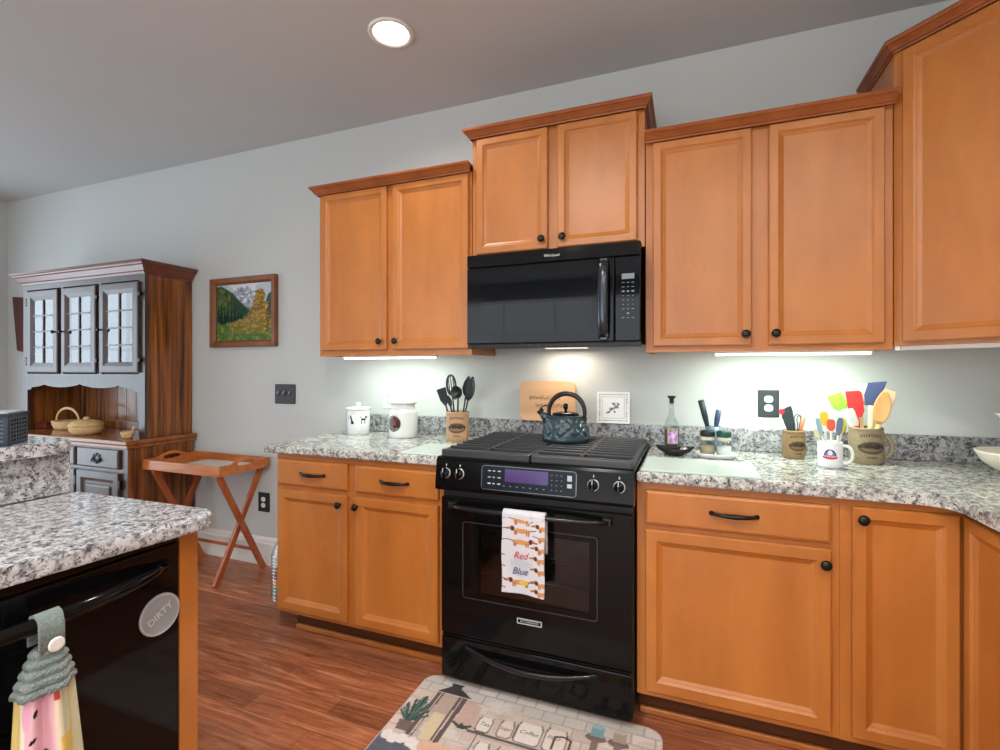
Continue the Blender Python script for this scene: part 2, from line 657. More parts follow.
window('window_1', TL, *WIN_L, 4, 3)
window('added_window', frameT((0, YF, 0), (1, 0, 0), (0, -1, 0), (0, 0, 1)), *WIN_F, 6, 2)  # unseen window added to let more light into the room

BASEP = [(0, 0), (.016, 0), (.016, .140), (.011, .150), (.011, .162), (.005, .178), (0, .180)]
mb = MB(); sweep(mb, [(XL + .016, 0), (-1.32, 0)], BASEP, 0, 1); struct(mb.build('baseboard_back', M['trimw']))
mb = MB(); sweep(mb, [(XL, YF), (XL, 0)], BASEP, 0, 1); struct(mb.build('baseboard_left', M['trimw']))

# ------------------------------------------------------------------ base cabinets
ZB, ZT = .105, .876
YC = -.61
SHOE = [(0, 0), (.016, 0), (.016, .010), (.010, .018), (0, .020)]


def base_body(name, parent, x0, x1):
    mb = MB()
    mb.box(x0, x1, YC, -.003, ZB, ZT - .001, .0015, 1)
    return mb.build(name, M['maple'], parent)


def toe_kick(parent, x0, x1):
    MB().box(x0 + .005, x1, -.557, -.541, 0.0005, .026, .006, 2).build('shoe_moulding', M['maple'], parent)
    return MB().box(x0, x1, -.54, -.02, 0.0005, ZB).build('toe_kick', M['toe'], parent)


xl, bl, br = -1.318, -.400, .380
L = thing('base_cabinet', 'maple base cabinet left of the black range with two drawers over two doors', 'cabinet', ((xl + bl) / 2, -.3, 0))
base_body('carcass', L, xl, bl)
toe_kick(L, xl + .06, bl)
for (a, b, kx, px) in ((-1.299, -.890, -.926, -1.085), (-.846, -.425, -.833, -.638)):
    d = slabfront(MB(), front(a, YC, .726), b - a, .848 - .726).build('drawer', M['maple'], L)
    pull(front(px, YC - .02, .787), d)
    d = panel(MB(), front(a, YC, .128), b - a, .704 - .128).build('door', M['maple'], L)
    knob(front(kx, YC - .02, .664), d)

Rr = thing('base_cabinet', 'maple base cabinet right of the black range with one wide drawer over one wide door', 'cabinet', (.69, -.3, 0))
base_body('carcass', Rr, br, 1.003)
toe_kick(Rr, br, 1.003)
d = slabfront(MB(), front(.410, YC, .726), .977 - .410, .824 + .024 - .726).build('drawer', M['maple'], Rr)
pull(front(.697, YC - .02, .789), d)
d = panel(MB(), front(.410, YC, .130), .977 - .410, .708 - .130, fr=.044).build('door', M['maple'], Rr)
knob(front(.958, YC - .02, .664), d)

Cc = thing('corner_cabinet', 'maple corner base cabinet whose two tall narrow doors meet in the inside corner', 'cabinet', (1.45, -.45, 0))
mb = MB()
mb.prism([(1.003, -.003), (1.003, YC), (1.322, YC), (1.322, -1.0), (1.895, -1.0), (1.895, -.003)], ZB, ZT - .001)
mb.build('carcass', M['maple'], Cc)
mb = MB()
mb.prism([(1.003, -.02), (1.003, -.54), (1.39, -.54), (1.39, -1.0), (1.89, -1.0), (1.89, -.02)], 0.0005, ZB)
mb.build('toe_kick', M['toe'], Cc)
mb = MB(); sweep(mb, [(1.003, -.541), (1.389, -.541), (1.389, -1.0)], SHOE, 0.0005, 1)
mb.build('shoe_moulding', M['maple'], Cc)
d = panel(MB(), front(1.033, YC, .130), 1.298 - 1.033, .850 - .130, fr=.040).build('door', M['maple'], Cc)
knob(front(1.056, YC - .02, .816), d)
d = panel(MB(), frameT((1.322, YC - .0205, .130), (0, -1, 0), (0, 0, 1), (-1, 0, 0)), .30, .720, fr=.040).build('door', M['maple'], Cc)
knob(frameT((1.302, -.90, .816), (0, -1, 0), (0, 0, 1), (-1, 0, 0)), d)

S2 = thing('base_cabinet', 'maple base cabinet on the right wall at the edge of the photo', 'cabinet', (1.6, -1.3, 0))
MB().box(1.322, 1.895, -1.6, -1.001, ZB, ZT - .001).build('carcass', M['maple'], S2)
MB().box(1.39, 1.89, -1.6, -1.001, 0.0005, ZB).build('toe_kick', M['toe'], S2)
d = panel(MB(), frameT((1.322, -1.02, .130), (0, -1, 0), (0, 0, 1), (-1, 0, 0)), .56, .574).build('door', M['maple'], S2)
knob(frameT((1.302, -1.06, .664), (0, -1, 0), (0, 0, 1), (-1, 0, 0)), d)
d = slabfront(MB(), frameT((1.322, -1.02, .726), (0, -1, 0), (0, 0, 1), (-1, 0, 0)), .56, .122).build('drawer', M['maple'], S2)
pull(frameT((1.302, -1.30, .787), (0, -1, 0), (0, 0, 1), (-1, 0, 0)), d)

# countertops
CT, CB = .914, .8765
o = MB().prism([(-1.372, -.002), (-1.372, -.640), (-1.367, -.645), (-.401, -.645), (-.401, -.002)], CB, CT, .009, 3).build('countertop', M['granite'])
tag(o, 'speckled grey granite countertop on the cabinet left of the range', 'countertop')
arc = [(1.190 + .080 * math.sin(R(a)), -.725 + .080 * math.cos(R(a))) for a in range(0, 91, 9)]
o = MB().prism([(.383, -.002), (.383, -.645)] + arc + [(1.27, -1.62), (1.897, -1.62), (1.897, -.002)], CB, CT, .009, 3).build('countertop', M['granite'])
tag(o, 'speckled grey granite countertop right of the range, curving round the inside corner', 'countertop')
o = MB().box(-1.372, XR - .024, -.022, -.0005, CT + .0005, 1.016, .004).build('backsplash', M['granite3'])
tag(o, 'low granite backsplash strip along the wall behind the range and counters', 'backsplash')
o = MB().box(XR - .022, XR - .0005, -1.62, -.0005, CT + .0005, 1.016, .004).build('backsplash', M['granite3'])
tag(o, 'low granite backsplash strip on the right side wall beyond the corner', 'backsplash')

# ------------------------------------------------------------------ wall cabinets
ZU = 1.350


def crown(parent, path, z0):
    mb = MB()
    sweep(mb, path, CROWN, z0, 1)
    zt = z0 + .0425
    # dust top
    xs = [p[0] for p in path]
    mb.box(min(xs), max(xs), max(-.61, min(p[1] for p in path)) if len(path) < 5 else -.3, -.003, zt - .008, zt)
    return mb.build('crown_moulding', M['cherry'], parent)


def wall_cab(label, x0, x1, z0, z1, doors, knobs, zd0, zd1, ret=(1, 1)):
    t = thing('wall_cabinet', label, 'cabinet', ((x0 + x1) / 2, -.15, z0))
    mb = MB()
    mb.box(x0, x1, -.305, -.003, z0 + .012, z1, .001, 1)
    for a, b, c, d in ((x0, x1, -.305, -.285), (x0, x0 + .016, -.285, -.003), (x1 - .016, x1, -.285, -.003)):
        mb.box(a, b, c, d, z0, z0 + .0125)
    mb.build('carcass', M['maple'], t)
    for (a, b), kx in zip(doors, knobs):
        d = panel(MB(), front(a, -.305, zd0), b - a, zd1 - zd0, fr=.037).build('door', M['maple'], t)
        knob(front(kx, -.325, zd0 + .042), d)
    crown(t, ([(x0, -.003)] if ret[0] else []) + [(x0, -.3255), (x1, -.3255)] + ([(x1, -.003)] if ret[1] else []), z1 - .010)
    return t


wall_cab('maple two-door wall cabinet left of the microwave, above the canisters', -1.325, -.414, ZU, 2.229, ((-1.301, -.887), (-.851, -.426)), (-.921, -.826), 1.380, 2.218, (1, 0))
wall_cab('short maple two-door wall cabinet set higher, directly above the microwave', -.4105, .383, 1.797, 2.379, ((-.385, -.035), (.009, .353)), (-.060, .036), 1.822, 2.368)
wall_cab('maple two-door wall cabinet right of the microwave, above the wall outlet', .3865, 1.238, ZU, 2.229, ((.416, .784), (.843, 1.210)), (.762, .864), 1.374, 2.218, (0, 0))

t = thing('corner_wall_cabinet', 'tall maple corner wall cabinet with one angled door at the right edge', 'cabinet', (1.6, -.25, 1.35))
A, B = (1.241, -.305), (1.546, -.61)
mb = MB()
mb.prism([(1.241, -.003), A, B, (XR - .003, -.61), (XR - .003, -.003)], 1.362, 2.415)
mb.build('carcass', M['maple'], t)
s2 = math.sqrt(.5)
TD = frameT((A[0] + s2 * .034, A[1] - s2 * .034, 1.376), (s2, -s2, 0), (0, 0, 1), (-s2, -s2, 0))
d = panel(MB(), TD, .431 - .058, 2.395 - 1.376, fr=.040).build('door', M['maple'], t)
knob(TD @ Matrix.Translation((.431 - .058 - .03, .04, .02)), d)
mb = MB()
sweep(mb, [(1.241, -.003), (A[0], A[1] - .006), (B[0], B[1] - .015), (XR - .003, -.625)], CROWN, 2.404, 1)
mb.prism([(1.241, -.003), A, B, (XR - .003, -.61), (XR - .003, -.003)], 2.43, 2.446)
mb.build('crown_moulding', M['cherry'], t)

# lights under the wall cabinets


def strip(label, x0, x1, power):
    t = thing('under_cabinet_light', label, 'light', ((x0 + x1) / 2, -.2, ZU - .015), 'lights under the wall cabinets')
    MB().box(x0, x1, -.245, -.195, ZU - .006, ZU + .011, .003).build('housing', M['whitep'], t)
    mb = MB().tube([(x0 + .004, -.220, ZU - .006), (x1 - .004, -.220, ZU - .006)], .0085, 12)
    mb.build('light_tube', M['tube'], t)
    area('under_cabinet_lamp', ((x0 + x1) / 2, -.215, ZU - .017), (R(8), 0, 0), x1 - x0 - .04, .03, power, (.85, 1.0, .87), t)
    return t


strip('lit slim light under the wall cabinet over the white canisters', -1.230, -.655, 2.4)
strip('lit slim light under the wall cabinet over the glass board and mug', .655, 1.200, 4.2)
t = thing('under_cabinet_light', 'unlit white light bar under the angled corner wall cabinet', 'light', (1.42, -.44, 1.345), 'lights under the wall cabinets')
mb = MB(frameT((A[0], A[1], 1.346), (s2, -s2, 0), (0, 0, 1), (s2, s2, 0)))
mb.box(.02, .41, 0, .0155, .002, .05, .002)
mb.build('housing', mat('grey_housing', rgb(188, 180, 174), .4), t)
mb = MB(frameT((A[0], A[1], 1.346), (s2, -s2, 0), (0, 0, 1), (s2, s2, 0)))
mb.box(.001, .018, 0, .0155, .002, .05, .002)
mb.build('end_cap', M['whitep'], t)

# ------------------------------------------------------------------ range
def tinted(name, tint, fac):
    m = bpy.data.materials.new(name)
    m.use_nodes = True
    nt = m.node_tree
    nt.nodes.clear()
    a = nt.nodes.new('ShaderNodeBsdfTransparent'); a.inputs['Color'].default_value = tint
    b = nt.nodes.new('ShaderNodeBsdfGlossy'); b.inputs['Roughness'].default_value = 0.02
    fr = nt.nodes.new('ShaderNodeFresnel'); fr.inputs['IOR'].default_value = fac
    mx = nt.nodes.new('ShaderNodeMixShader')
    ou = nt.nodes.new('ShaderNodeOutputMaterial')
    nt.links.new(fr.outputs[0], mx.inputs[0])
    nt.links.new(a.outputs[0], mx.inputs[1]); nt.links.new(b.outputs[0], mx.inputs[2]); nt.links.new(mx.outputs[0], ou.inputs[0])
    return m


M['ovenpane'] = tinted('oven_pane', (0.55, 0.55, 0.56, 1), 1.5)
M['enamel'] = mat('oven_enamel', rgb(176, 172, 160), 0.4)

rx0, rx1 = -.382, .372
RG = thing('range', 'black slide-in gas range with oven door and lower drawer between the base cabinets', 'stove', (0, -.35, 0))
mb = MB()
mb.box(rx0, -.300, -.655, -.03, .035, .905); mb.box(.290, rx1, -.655, -.03, .035, .905)
mb.box(-.3, .29, -.655, -.03, .035, .36); mb.box(-.3, .29, -.655, -.03, .69, .905)
mb.box(-.3, .29, -.14, -.03, .36, .69)
mb.box(rx0 + .01, rx1 - .01, -.60, -.05, 0.0005, .036)
mb.build('body', M['blackmat'], RG)
mb = MB()
x0, x1, y0, y1, z0, z1 = -.299, .289, -.64, -.141, .361, .689
vs = [(x0, y0, z0), (x1, y0, z0), (x1, y1, z0), (x0, y1, z0), (x0, y0, z1), (x1, y0, z1), (x1, y1, z1), (x0, y1, z1)]
mb.add(vs, [(0, 1, 2, 3), (4, 5, 6, 7), (2, 3, 7, 6), (1, 2, 6, 5), (0, 3, 7, 4)])
mb.build('oven_cavity', M['enamel'], RG)
for z in (.45, .55):
    mb = MB()
    for k in range(13):
        x = -.28 + .55 * k / 12
        mb.tube([(x, -.62, z), (x, -.16, z)], .0022, 6)
    for y in (-.62, -.40, -.16):
        mb.tube([(-.29, y, z), (.28, y, z)], .003, 6)
    mb.build('oven_rack', M['steel'], RG)
# cooktop and slanted control panel
mb = MB()
mb.box(-.396, .379, -.672, -.028, .9055, .914, .003)
for a_ in ((-.396, .379, -.690, -.670), (-.396, .379, -.040, -.028), (-.396, -.390, -.67, -.03), (.374, .379, -.67, -.03)):
    mb.box(*a_, .9055, .927, .003)
mb.build('cooktop', M['black'], RG)
prof = [(-.60, .927), (-.684, .9285), (-.694, .925), (-.700, .915), (-.712, .812), (-.708, .800), (-.695, .796), (-.60, .796)]
mb = MB()
mb.loops([[(x, y, z) for y, z in prof] for x in (-.392, .378)])
CPn = mb.build('control_panel', mat('panel_black', (0.004, 0.004, 0.0045, 1), 0.16, spec=0.14), RG)
ang = math.atan2(.012, .103)
TC = frameT((-.006, -.706, .8635), (1, 0, 0), (0, math.sin(ang), math.cos(ang)), (0, -math.cos(ang), math.sin(ang)))


def rrect(w, h, r, n=6, cx=0, cy=0):
    pts = []
    for sx, sy, a0 in ((1, 1, 0), (-1, 1, 90), (-1, -1, 180), (1, -1, 270)):
        for k in range(n + 1):
            a = R(a0 + 90 * k / n)
            pts.append((cx + sx * (w / 2 - r) + r * math.cos(a), cy + sy * (h / 2 - r) + r * math.sin(a)))
    return pts


mb = MB(TC); mb.prism(rrect(.372, .092, .012), 0.0002, .0035, .001, 1); bz = mb.build('bezel', mat('dark_steel', (.16, .17, .19, 1), .3, metal=1.0), CPn)
mb = MB(TC); mb.prism(rrect(.366, .087, .010), .0030, .0045); mb.build('touch_panel', mat('panel_slate', rgb(20, 28, 36), .25, spec=.2), CPn)
mb = MB(TC); mb.prism(rrect(.170, .048, .003, cx=-.004, cy=.013), .0046, .0056); mb.build('display', M['lcd'], CPn)
M['dimkey'] = mat('dim_key', rgb(132, 140, 148), .4)


def key(T, x0, x1, z0, z1, n0, parent, m=None):
    MB(T).box(x0, x1, z0, z1, n0, n0 + .0006).build('button', m or M['silver'], parent)


for r_ in range(3):
    for c_ in range(3):
        w = .012 if c_ != 1 else .009
        key(TC, -.158 + c_ * .020, -.158 + c_ * .020 + w, .024 - r_ * .024, .028 - r_ * .024 + (.001 if r_ == 2 else 0), .0046, CPn)
for k in range(7):
    key(TC, -.095 + k * .026, -.088 + k * .026, -.028, -.0255, .0046, CPn, M['dimkey'])
for r_ in range(4):
    for c_ in range(3):
        key(TC, .092 + c_ * .018, .097 + c_ * .018, .026 - r_ * .018, .028 - r_ * .018, .0046, CPn, M['dimkey'])
key(TC, .152, .169, .010, .030, .0046, CPn); key(TC, .152, .169, -.014, .000, .0046, CPn)
for kx in (-.346, -.286, .240, .330):
    Tk = TC @ Matrix.Translation((kx + .006, .004, 0))
    mb = MB(Tk); mb.lathe([(.0205, .0004), (.0215, .003), (.0205, .005), (.0185, .005)], n=24); k_ = mb.build('knob_ring', M['steel'], CPn)
    mb = MB(Tk); mb.lathe([(.0185, .0045), (.018, .014), (.0155, .018), (.003, .0185)], n=24)
    mb.box(-.0055, .0055, -.019, .021, .010, .030, .003)
    mb.build('knob', M['black'], CPn)
    mb = MB(Tk); mb.box(-.0016, .0016, .004, .0205, .0302, .0308); mb.build('pointer', M['silver'], k_)
    mb = MB(Tk); mb.box(-.002, .002, .027, .036, .0002, .0008); mb.build('index_mark', M['silver'], CPn)
# oven door
DX0, DX1, DZ0, DZ1 = -.378, .368, .222, .765
mb = MB()
wx0, wx1, wz0, wz1 = -.215, .220, .395, .652
for a, b, c, d in ((DX0, DX1, wz1, DZ1), (DX0, DX1, DZ0, wz0), (DX0, wx0, wz0, wz1), (wx1, DX1, wz0, wz1)):
    mb.box(a, b, -.682, -.657, c, d)
mb.box(DX0, DX1, -.684, -.68, DZ1 - .010, DZ1, .0015)
OD = mb.build('oven_door', M['black'], RG)
mb = MB(front(0, -.682, 0))
pts = rrect(.537, .305, .012, cx=-.017, cy=.523); pin = rrect(.528, .296, .010, cx=-.017, cy=.523)
mb.loops([[(x, y, 0.0003) for x, y in pts], [(x, y, .0012) for x, y in pts], [(x, y, .0012) for x, y in pin], [(x, y, .0003) for x, y in pin]], close=True)
mb.build('window_trim', mat('dark_trim', rgb(52, 50, 54), .25), OD)
mb = MB().box(wx0, wx1, -.679, -.676, wz0, wz1); mb.build('window_pane', M['ovenpane'], OD)
mb = MB()
pts, rs = [], []
for k in range(17):
    u = -1 + k / 8
    pts.append((-.020 + u * .306, -.692 - .040 * (1 - u ** 4), .735 + .004 * (1 - u * u)))
    rs.append(.0125)
mb.tube(pts, rs, 12, flat=.8)
M['hgloss'] = mat('handle_sheen', (.035, .035, .04, 1), .2, metal=.7)
for sx in (-1, 1):
    mb.box(-.020 + sx * .306 - .016, -.020 + sx * .306 + .016, -.700, -.680, .722, .750, .005)
mb.build('handle', M['hgloss'], OD)
TB = front(-.006, -.682, .3225)
mb = MB(TB)
a, b = rrect(.098, .021, .001, 1), rrect(.091, .0145, .001, 1)
mb.loops([[(x, y, .0002) for x, y in a], [(x, y, .0025) for x, y in a], [(x, y, .0025) for x, y in b], [(x, y, .0002) for x, y in b]], close=True)
bd = mb.build('badge', M['silver'], OD)
text_mesh(MB(), 'KITCHENAID', .0125, TB @ Matrix.Translation((0, 0, .0006)), xs=.98).build('lettering', M['silver'], bd)
# drawer
mb = MB()
mb.box(DX0, DX1, -.683, -.656, .042, .203, .004)
mb.box(DX0, DX1, -.676, -.656, .2045, .2095); mb.box(DX0, DX1, -.672, -.656, .2125, .2185)
DR = mb.build('drawer', M['black'], RG)
mb = MB()
L_ = []
for k in range(25):
    u = -1 + k / 12
    x = -.012 + .254 * u
    yo = -.685 - .034 * (1 - u * u) ; zc = .176 - .030 * (1 - u * u)
    hh = .0075 + .0045 * (1 - u * u)
    L_.append([(x, yo + .010, zc - hh), (x, yo - .002, zc - hh * .6), (x, yo - .004, zc + hh * .4), (x, yo, zc + hh), (x, yo + .010, zc + hh * .8)])
mb.loops(L_, smooth=True)
for sx in (-1, 1):
    mb.box(-.012 + sx * .25 - .008, -.012 + sx * .25 + .008, -.690, -.682, .168, .184, .003)
mb.build('handle', M['hgloss'], DR)
# burners and grates
for bx, by, r_ in ((-.255, -.50, .045), (-.255, -.20, .038), (-.008, -.35, .05), (.235, -.50, .05), (.235, -.20, .038)):
    mb = MB()
    mb.lathe([(r_ + .02, .914), (r_ + .018, .9165), (r_, .918), (r_, .927), (r_ - .004, .930), (r_ - .006, .935), (.004, .9355)], (bx, by, 0), 28)
    mb.build('burner', M['blackmat'], RG)
GZ0, GZ1 = .938, .957
for gx0, gx1 in ((-.388, -.010), (-.006, .372)):
    mb = MB()
    mb.box(gx0, gx1, -.668, -.640, .9145, .954, .006)
    mb.box(gx0, gx1, -.070, -.048, .9145, .954, .005)
    mb.box(gx0, gx0 + .014, -.645, -.06, .9145, .952, .004); mb.box(gx1 - .014, gx1, -.645, -.06, .9145, .952, .004)
    mb.box((gx0 + gx1) / 2 - .007, (gx0 + gx1) / 2 + .007, -.645, -.06, .936, .9585, .003)
    ny = 10
    for k in range(1, ny):
        y = -.650 + .59 * k / ny
        mb.box(gx0 + .004, gx1 - .004, y - .0045, y + .0045, .936, .9585, .003)
    mb.build('grate', M['iron'], RG)

# towel over the oven handle
cv = Canvas(84, 176, (212, 212, 218)).grain(.03, 3)
tan, dk, rd, bl_ = (205, 148, 96), (84, 52, 58), (196, 62, 84), (52, 72, 130)


def dachshund(cv, cx, cy, s, f=1):
    cv.ell(cx, cy, .20 * s, .032 * s, tan)
    cv.rect(min(cx - .19 * s, cx + .19 * s), max(cx - .19 * s, cx + .19 * s), cy - .02 * s, cy + .026 * s, tan)
    for q in (-.16, -.12, .12, .16):
        cv.rect(cx + q * s - .018 * s, cx + q * s + .018 * s, cy - .055 * s, cy, (176, 120, 76))
    hx = cx + f * .24 * s
    cv.ell(hx, cy + .032 * s, .075 * s, .026 * s, tan)
    cv.ell(hx + f * .09 * s, cy + .022 * s, .06 * s, .012 * s, (150, 100, 66))
    cv.ell(hx - f * .02 * s, cy + .024 * s, .045 * s, .032 * s, dk)
    cv.line([(cx - f * .19 * s, cy + .015 * s), (cx - f * .33 * s, cy + .03 * s)], .012 * s, dk, asp=2.1)


for yy, f in ((.93, 1), (.80, -1), (.655, 1)):
    dachshund(cv, .46, yy, 1.0, f)
    dachshund(cv, 1.02, yy - .065, .9, -f)
    cv.line([(0, yy + .02), (.10, yy + .03)], .014, (120, 92, 92), asp=2.1)
dachshund(cv, .43, .145, 1.0, -1)
cv.ell(.50, .145, .10, .028, (222, 190, 70))
for yy in (.46, .32, .16, .05):
    dachshund(cv, 1.0, yy, .9, -1)
    cv.line([(0, yy + .03), (.08, yy + .02)], .014, (120, 92, 92), asp=2.1)


def towel_fn(u, v):
    x = -.091 + .163 * u
    return (x + .002 * math.sin(v * 9), -.7485 - .004 * math.sin(u * 7 + 1) * (1 - v) - .003 * (1 - v), .456 + .002 * math.sin(u * 5) + (.742 - .456) * v)


TW = thing('dish_towel', 'white dish towel printed with small brown dogs hanging on the oven door handle', 'towel', (-.035, -.72, .42))
print_grid('printed_front', cv, towel_fn, M['print_cloth'], TW)
mb = MB()
L_ = []
# fold over the handle and down behind it
sec = [(-.7465, .456), (-.7465, .735), (-.744, .747), (-.736, .7535), (-.724, .7535), (-.716, .747), (-.712, .735), (-.708, .60), (-.705, .60), (-.7085, .736), (-.714, .750), (-.724, .757), (-.736, .757), (-.746, .749), (-.7487, .736)]
for k in range(9):
    u = k / 8
    x = -.091 + .163 * u
    L_.append([(x, y - .004 * math.sin(u * 7 + 1) * max(0, (.742 - z) / .32) * (y < -.72), z) for y, z in sec])
mb.loops(L_, smooth=True)
mb.build('cloth', mat('towel_cotton', rgb(212, 212, 218), .95), TW)
for body, cx, cz, col_, sh in (('Red', -.018, .598, rgb(196, 62, 84), .35), ('White', -.018, .570, rgb(190, 196, 204), .3), ('Blue', -.020, .541, rgb(52, 72, 130), .35)):
    text_mesh(MB(), body, .036, front(cx, -.7545, cz), .0004, shear=sh, xs=.95).build('lettering', mat('ink_' + body.lower(), col_, .9), TW)

# ------------------------------------------------------------------ microwave
MW = thing('microwave', 'black over-the-range microwave under the short wall cabinet', 'microwave', (0, -.2, 1.378))
mx0, mx1, mz0, mz1, my = -.388, .376, 1.372, 1.7955, -.42
mb = MB()
mb.box(mx0, mx1, -.394, -.003, mz0 + .012, mz1, .002, 1)
MWb = mb.build('body', M['black'], MW)
mb = MB(); mb.box(mx0, mx1, my, -.394, 1.739, mz1, .004)
mb.build('top_panel', M['black'], MW)
mb = MB(); mb.box(mx0, .272, my, -.394, 1.393, 1.7365, .004)
dr = mb.build('door', M['black'], MW)
mb = MB(front(0, my, 0)); mb.prism(rrect(.50, .262, .012, cx=-.068, cy=1.572), .0002, .0012, .0005, 1)
mb.build('window', M['blackglass'], dr)
mb = MB()
L_ = []
for k in range(15):
    u = -1 + k / 7
    z = 1.566 + .162 * u
    y = my - .006 - .034 * (1 - u ** 4)
    L_.append([(.209, y + .010, z), (.213, y, z), (.231, y - .004, z), (.249, y, z), (.253, y + .010, z), (.231, y + .013, z)])
mb.loops(L_, smooth=True)
for z in (1.408, 1.724):
    mb.box(.216, .246, my - .012, my + .002, z - .010, z + .010, .003)
mb.build('handle', mat('handle_gloss', (.06, .066, .078, 1), .22, metal=.8), dr)
mb = MB(); mb.box(.2745, mx1, my, -.394, 1.393, 1.7365, .004)
cp = mb.build('control_panel', M['blackglass'], MW)
Tm = front(.327, my - .0005, 0)
mb = MB(Tm); mb.prism(rrect(.050, .022, .002, cx=0, cy=1.655), 0, .0008); mb.build('display', mat('grey_display', rgb(120, 130, 138), .3), cp)
for r_ in range(9):
    for c_ in range(3):
        if r_ == 7 and c_ != 1:
            continue
        w = (.011, .009, .011)[c_] if r_ in (0, 1, 2, 6, 7, 8) else .005
        hh = .0022 if r_ not in (2, 7) else .006
        z = 1.630 - r_ * .0178
        key(Tm, -.019 + c_ * .019 - w / 2, -.019 + c_ * .019 + w / 2, z - hh / 2, z + hh / 2, 0, cp, M['dimkey'])
text_mesh(MB(), 'Whirlpool', .0165, front(.010, my - .0003, 1.7655), .0005, xs=1.0).build('logo_lettering', mat('logo_white', rgb(225, 228, 230), .4), MW)
mb = MB()
mb.box(mx0, mx1, -.412, -.36, mz0 + .001, 1.391, .002)
for k in range(40):
    x = mx0 + .01 + (mx1 - mx0 - .02) * k / 40
    mb.box(x, x + .012, -.416, -.412, mz0 + .004, 1.388)
mb.build('vent_grille', M['blackmat'], MW)
mb = MB(); mb.box(-.10, .10, -.14, -.08, mz0 + .009, mz0 + .0125); mb.build('cooktop_lamp_lens', mat('warm_lens', (1, 1, 1, 1), .5, emit=(1, .82, .6, 1), estr=1.0), MW)
area('cooktop_lamp', (0, -.11, mz0 + .007), (R(-4), 0, 0), .20, .05, 1.3, (1, .84, .66), MW)

# ------------------------------------------------------------------ kettle on the grate
KX, KY, KZ = .040, -.29, .9587
KT = thing('kettle', 'dark teal enamel kettle with quilted diamond pattern and arched handle on the range', 'kettle', (KX, KY, KZ))
M['kettle'] = mat('kettle_enamel', rgb(62, 78, 86), .24, spec=.6, metal=.3)
mb = MB()
prof = [(.09, 0), (.104, .003), (.106, .010), (.107, .014), (.1065, .022), (.105, .045), (.100, .070), (.092, .092), (.083, .106), (.073, .113), (.060, .116), (.056, .116)]
mb.lathe(prof[:4], (KX, KY, KZ), 40, cap1=False)
n, mm = 96, 40
L_ = []
for j in range(mm):
    t_ = j / (mm - 1)
    s_ = t_ * (len(prof) - 4) + 3
    i0 = min(int(s_), len(prof) - 2); f_ = s_ - i0
    r_ = prof[i0][0] * (1 - f_) + prof[i0 + 1][0] * f_; z_ = prof[i0][1] * (1 - f_) + prof[i0 + 1][1] * f_
    ring = []
    for i in range(n):
        a = 2 * math.pi * i / n
        q = 10 * a / (2 * math.pi); w_ = z_ / .05
        d1 = abs(((q + w_) % 1) - .5) * 2; d2 = abs(((q - w_) % 1) - .5) * 2
        k_ = min(1, min(1 - d1, 1 - d2) * 3.0)
        amp = .0060 if .02 < z_ < .105 else 0
        rr = r_ + amp * (k_ - 1)
        ring.append((KX + rr * math.cos(a), KY + rr * math.sin(a), KZ + z_))
    L_.append(ring)
mb.loops(L_, cap0=False, cap1=True, smooth=True)
mb.build('body', M['kettle'], KT)
mb = MB()
mb.lathe([(.060, .1162), (.060, .121), (.054, .126), (.030, .131), (.010, .132)], (KX, KY, KZ), 36)
ld = mb.build('lid', M['black'], KT)
mb = MB(); mb.lathe([(.006, .131), (.006, .140), (.011, .146), (.012, .156), (.008, .166), (.003, .168)], (KX, KY, KZ), 20)
mb.build('lid_knob', M['black'], ld)
mb = MB()
mb.tube([(KX - .074, KY - .005, KZ + .082), (KX - .096, KY - .01, KZ + .108), (KX - .112, KY - .014, KZ + .128)], [.024, .018, .0135], 18)
sp = mb.build('spout', M['kettle'], KT)
mb = MB()
mb.tube([(KX - .110, KY - .0135, KZ + .126), (KX - .120, KY - .0158, KZ + .137)], [.0155, .0155], 16)
mb.tube([(KX - .116, KY - .014, KZ + .143), (KX - .096, KY - .01, KZ + .156), (KX - .082, KY - .008, KZ + .158)], [.005, .005, .004], 8, flat=.5)
mb.build('whistle_cap', M['blackmat'], sp)
mb = MB()
pts = []
for k in range(29):
    a = math.pi * (-.10 + 1.20 * k / 28)
    pts.append((KX + .004 + .082 * math.cos(a), KY, KZ + .128 + .084 * math.sin(a)))
mb.tube(pts, [.0085 + .003 * math.sin(math.pi * k / 28) for k in range(29)], 12, up=(0, 1, 0))
mb.ball((KX + .086, KY, KZ + .100), .010, .014, .012); mb.ball((KX - .078, KY, KZ + .100), .010, .014, .012)
mb.build('handle', mat('handle_brown_black', (.014, .011, .010, 1), .3), KT)

# ------------------------------------------------------------------ counter, left of the range
def curved_print(name, cv, c, r, a0, a1, z0, z1, m, parent, off=.0006):
    """printed patch wrapped on a cylinder; angles measured from +x, seen from the room u runs left to right"""
    rf = r if callable(r) else (lambda z: r)

    def fn(u, v):
        a = R(a0 + (a1 - a0) * u); z = z0 + (z1 - z0) * v
        return (c[0] + (rf(z) + off) * math.cos(a), c[1] + (rf(z) + off) * math.sin(a), z)
    return print_grid(name, cv, fn, m, parent)


CTZ = .9142
c1 = (-1.189, -.150)
t = thing('canister', 'smaller white lidded canister with black dog figures, left end of the counter', 'canister', (*c1, CTZ))
z = CTZ
MB().lathe([(.058, 0), (.061, .003), (.0625, .06), (.0635, .135), (.060, .136)], (*c1, z), 36).build('jar', M['white'], t)
ld = MB().lathe([(.063, .136), (.068, .138), (.069, .146), (.066, .152), (.03, .156), (.010, .157)], (*c1, z), 36).build('lid', M['white'], t)
MB().lathe([(.008, .156), (.008, .160), (.013, .165), (.0135, .172), (.009, .178), (.002, .179)], (*c1, z), 18).build('lid_knob', M['white'], ld)
cv = Canvas(90, 40, (232, 234, 236))
blk = (30, 30, 34)
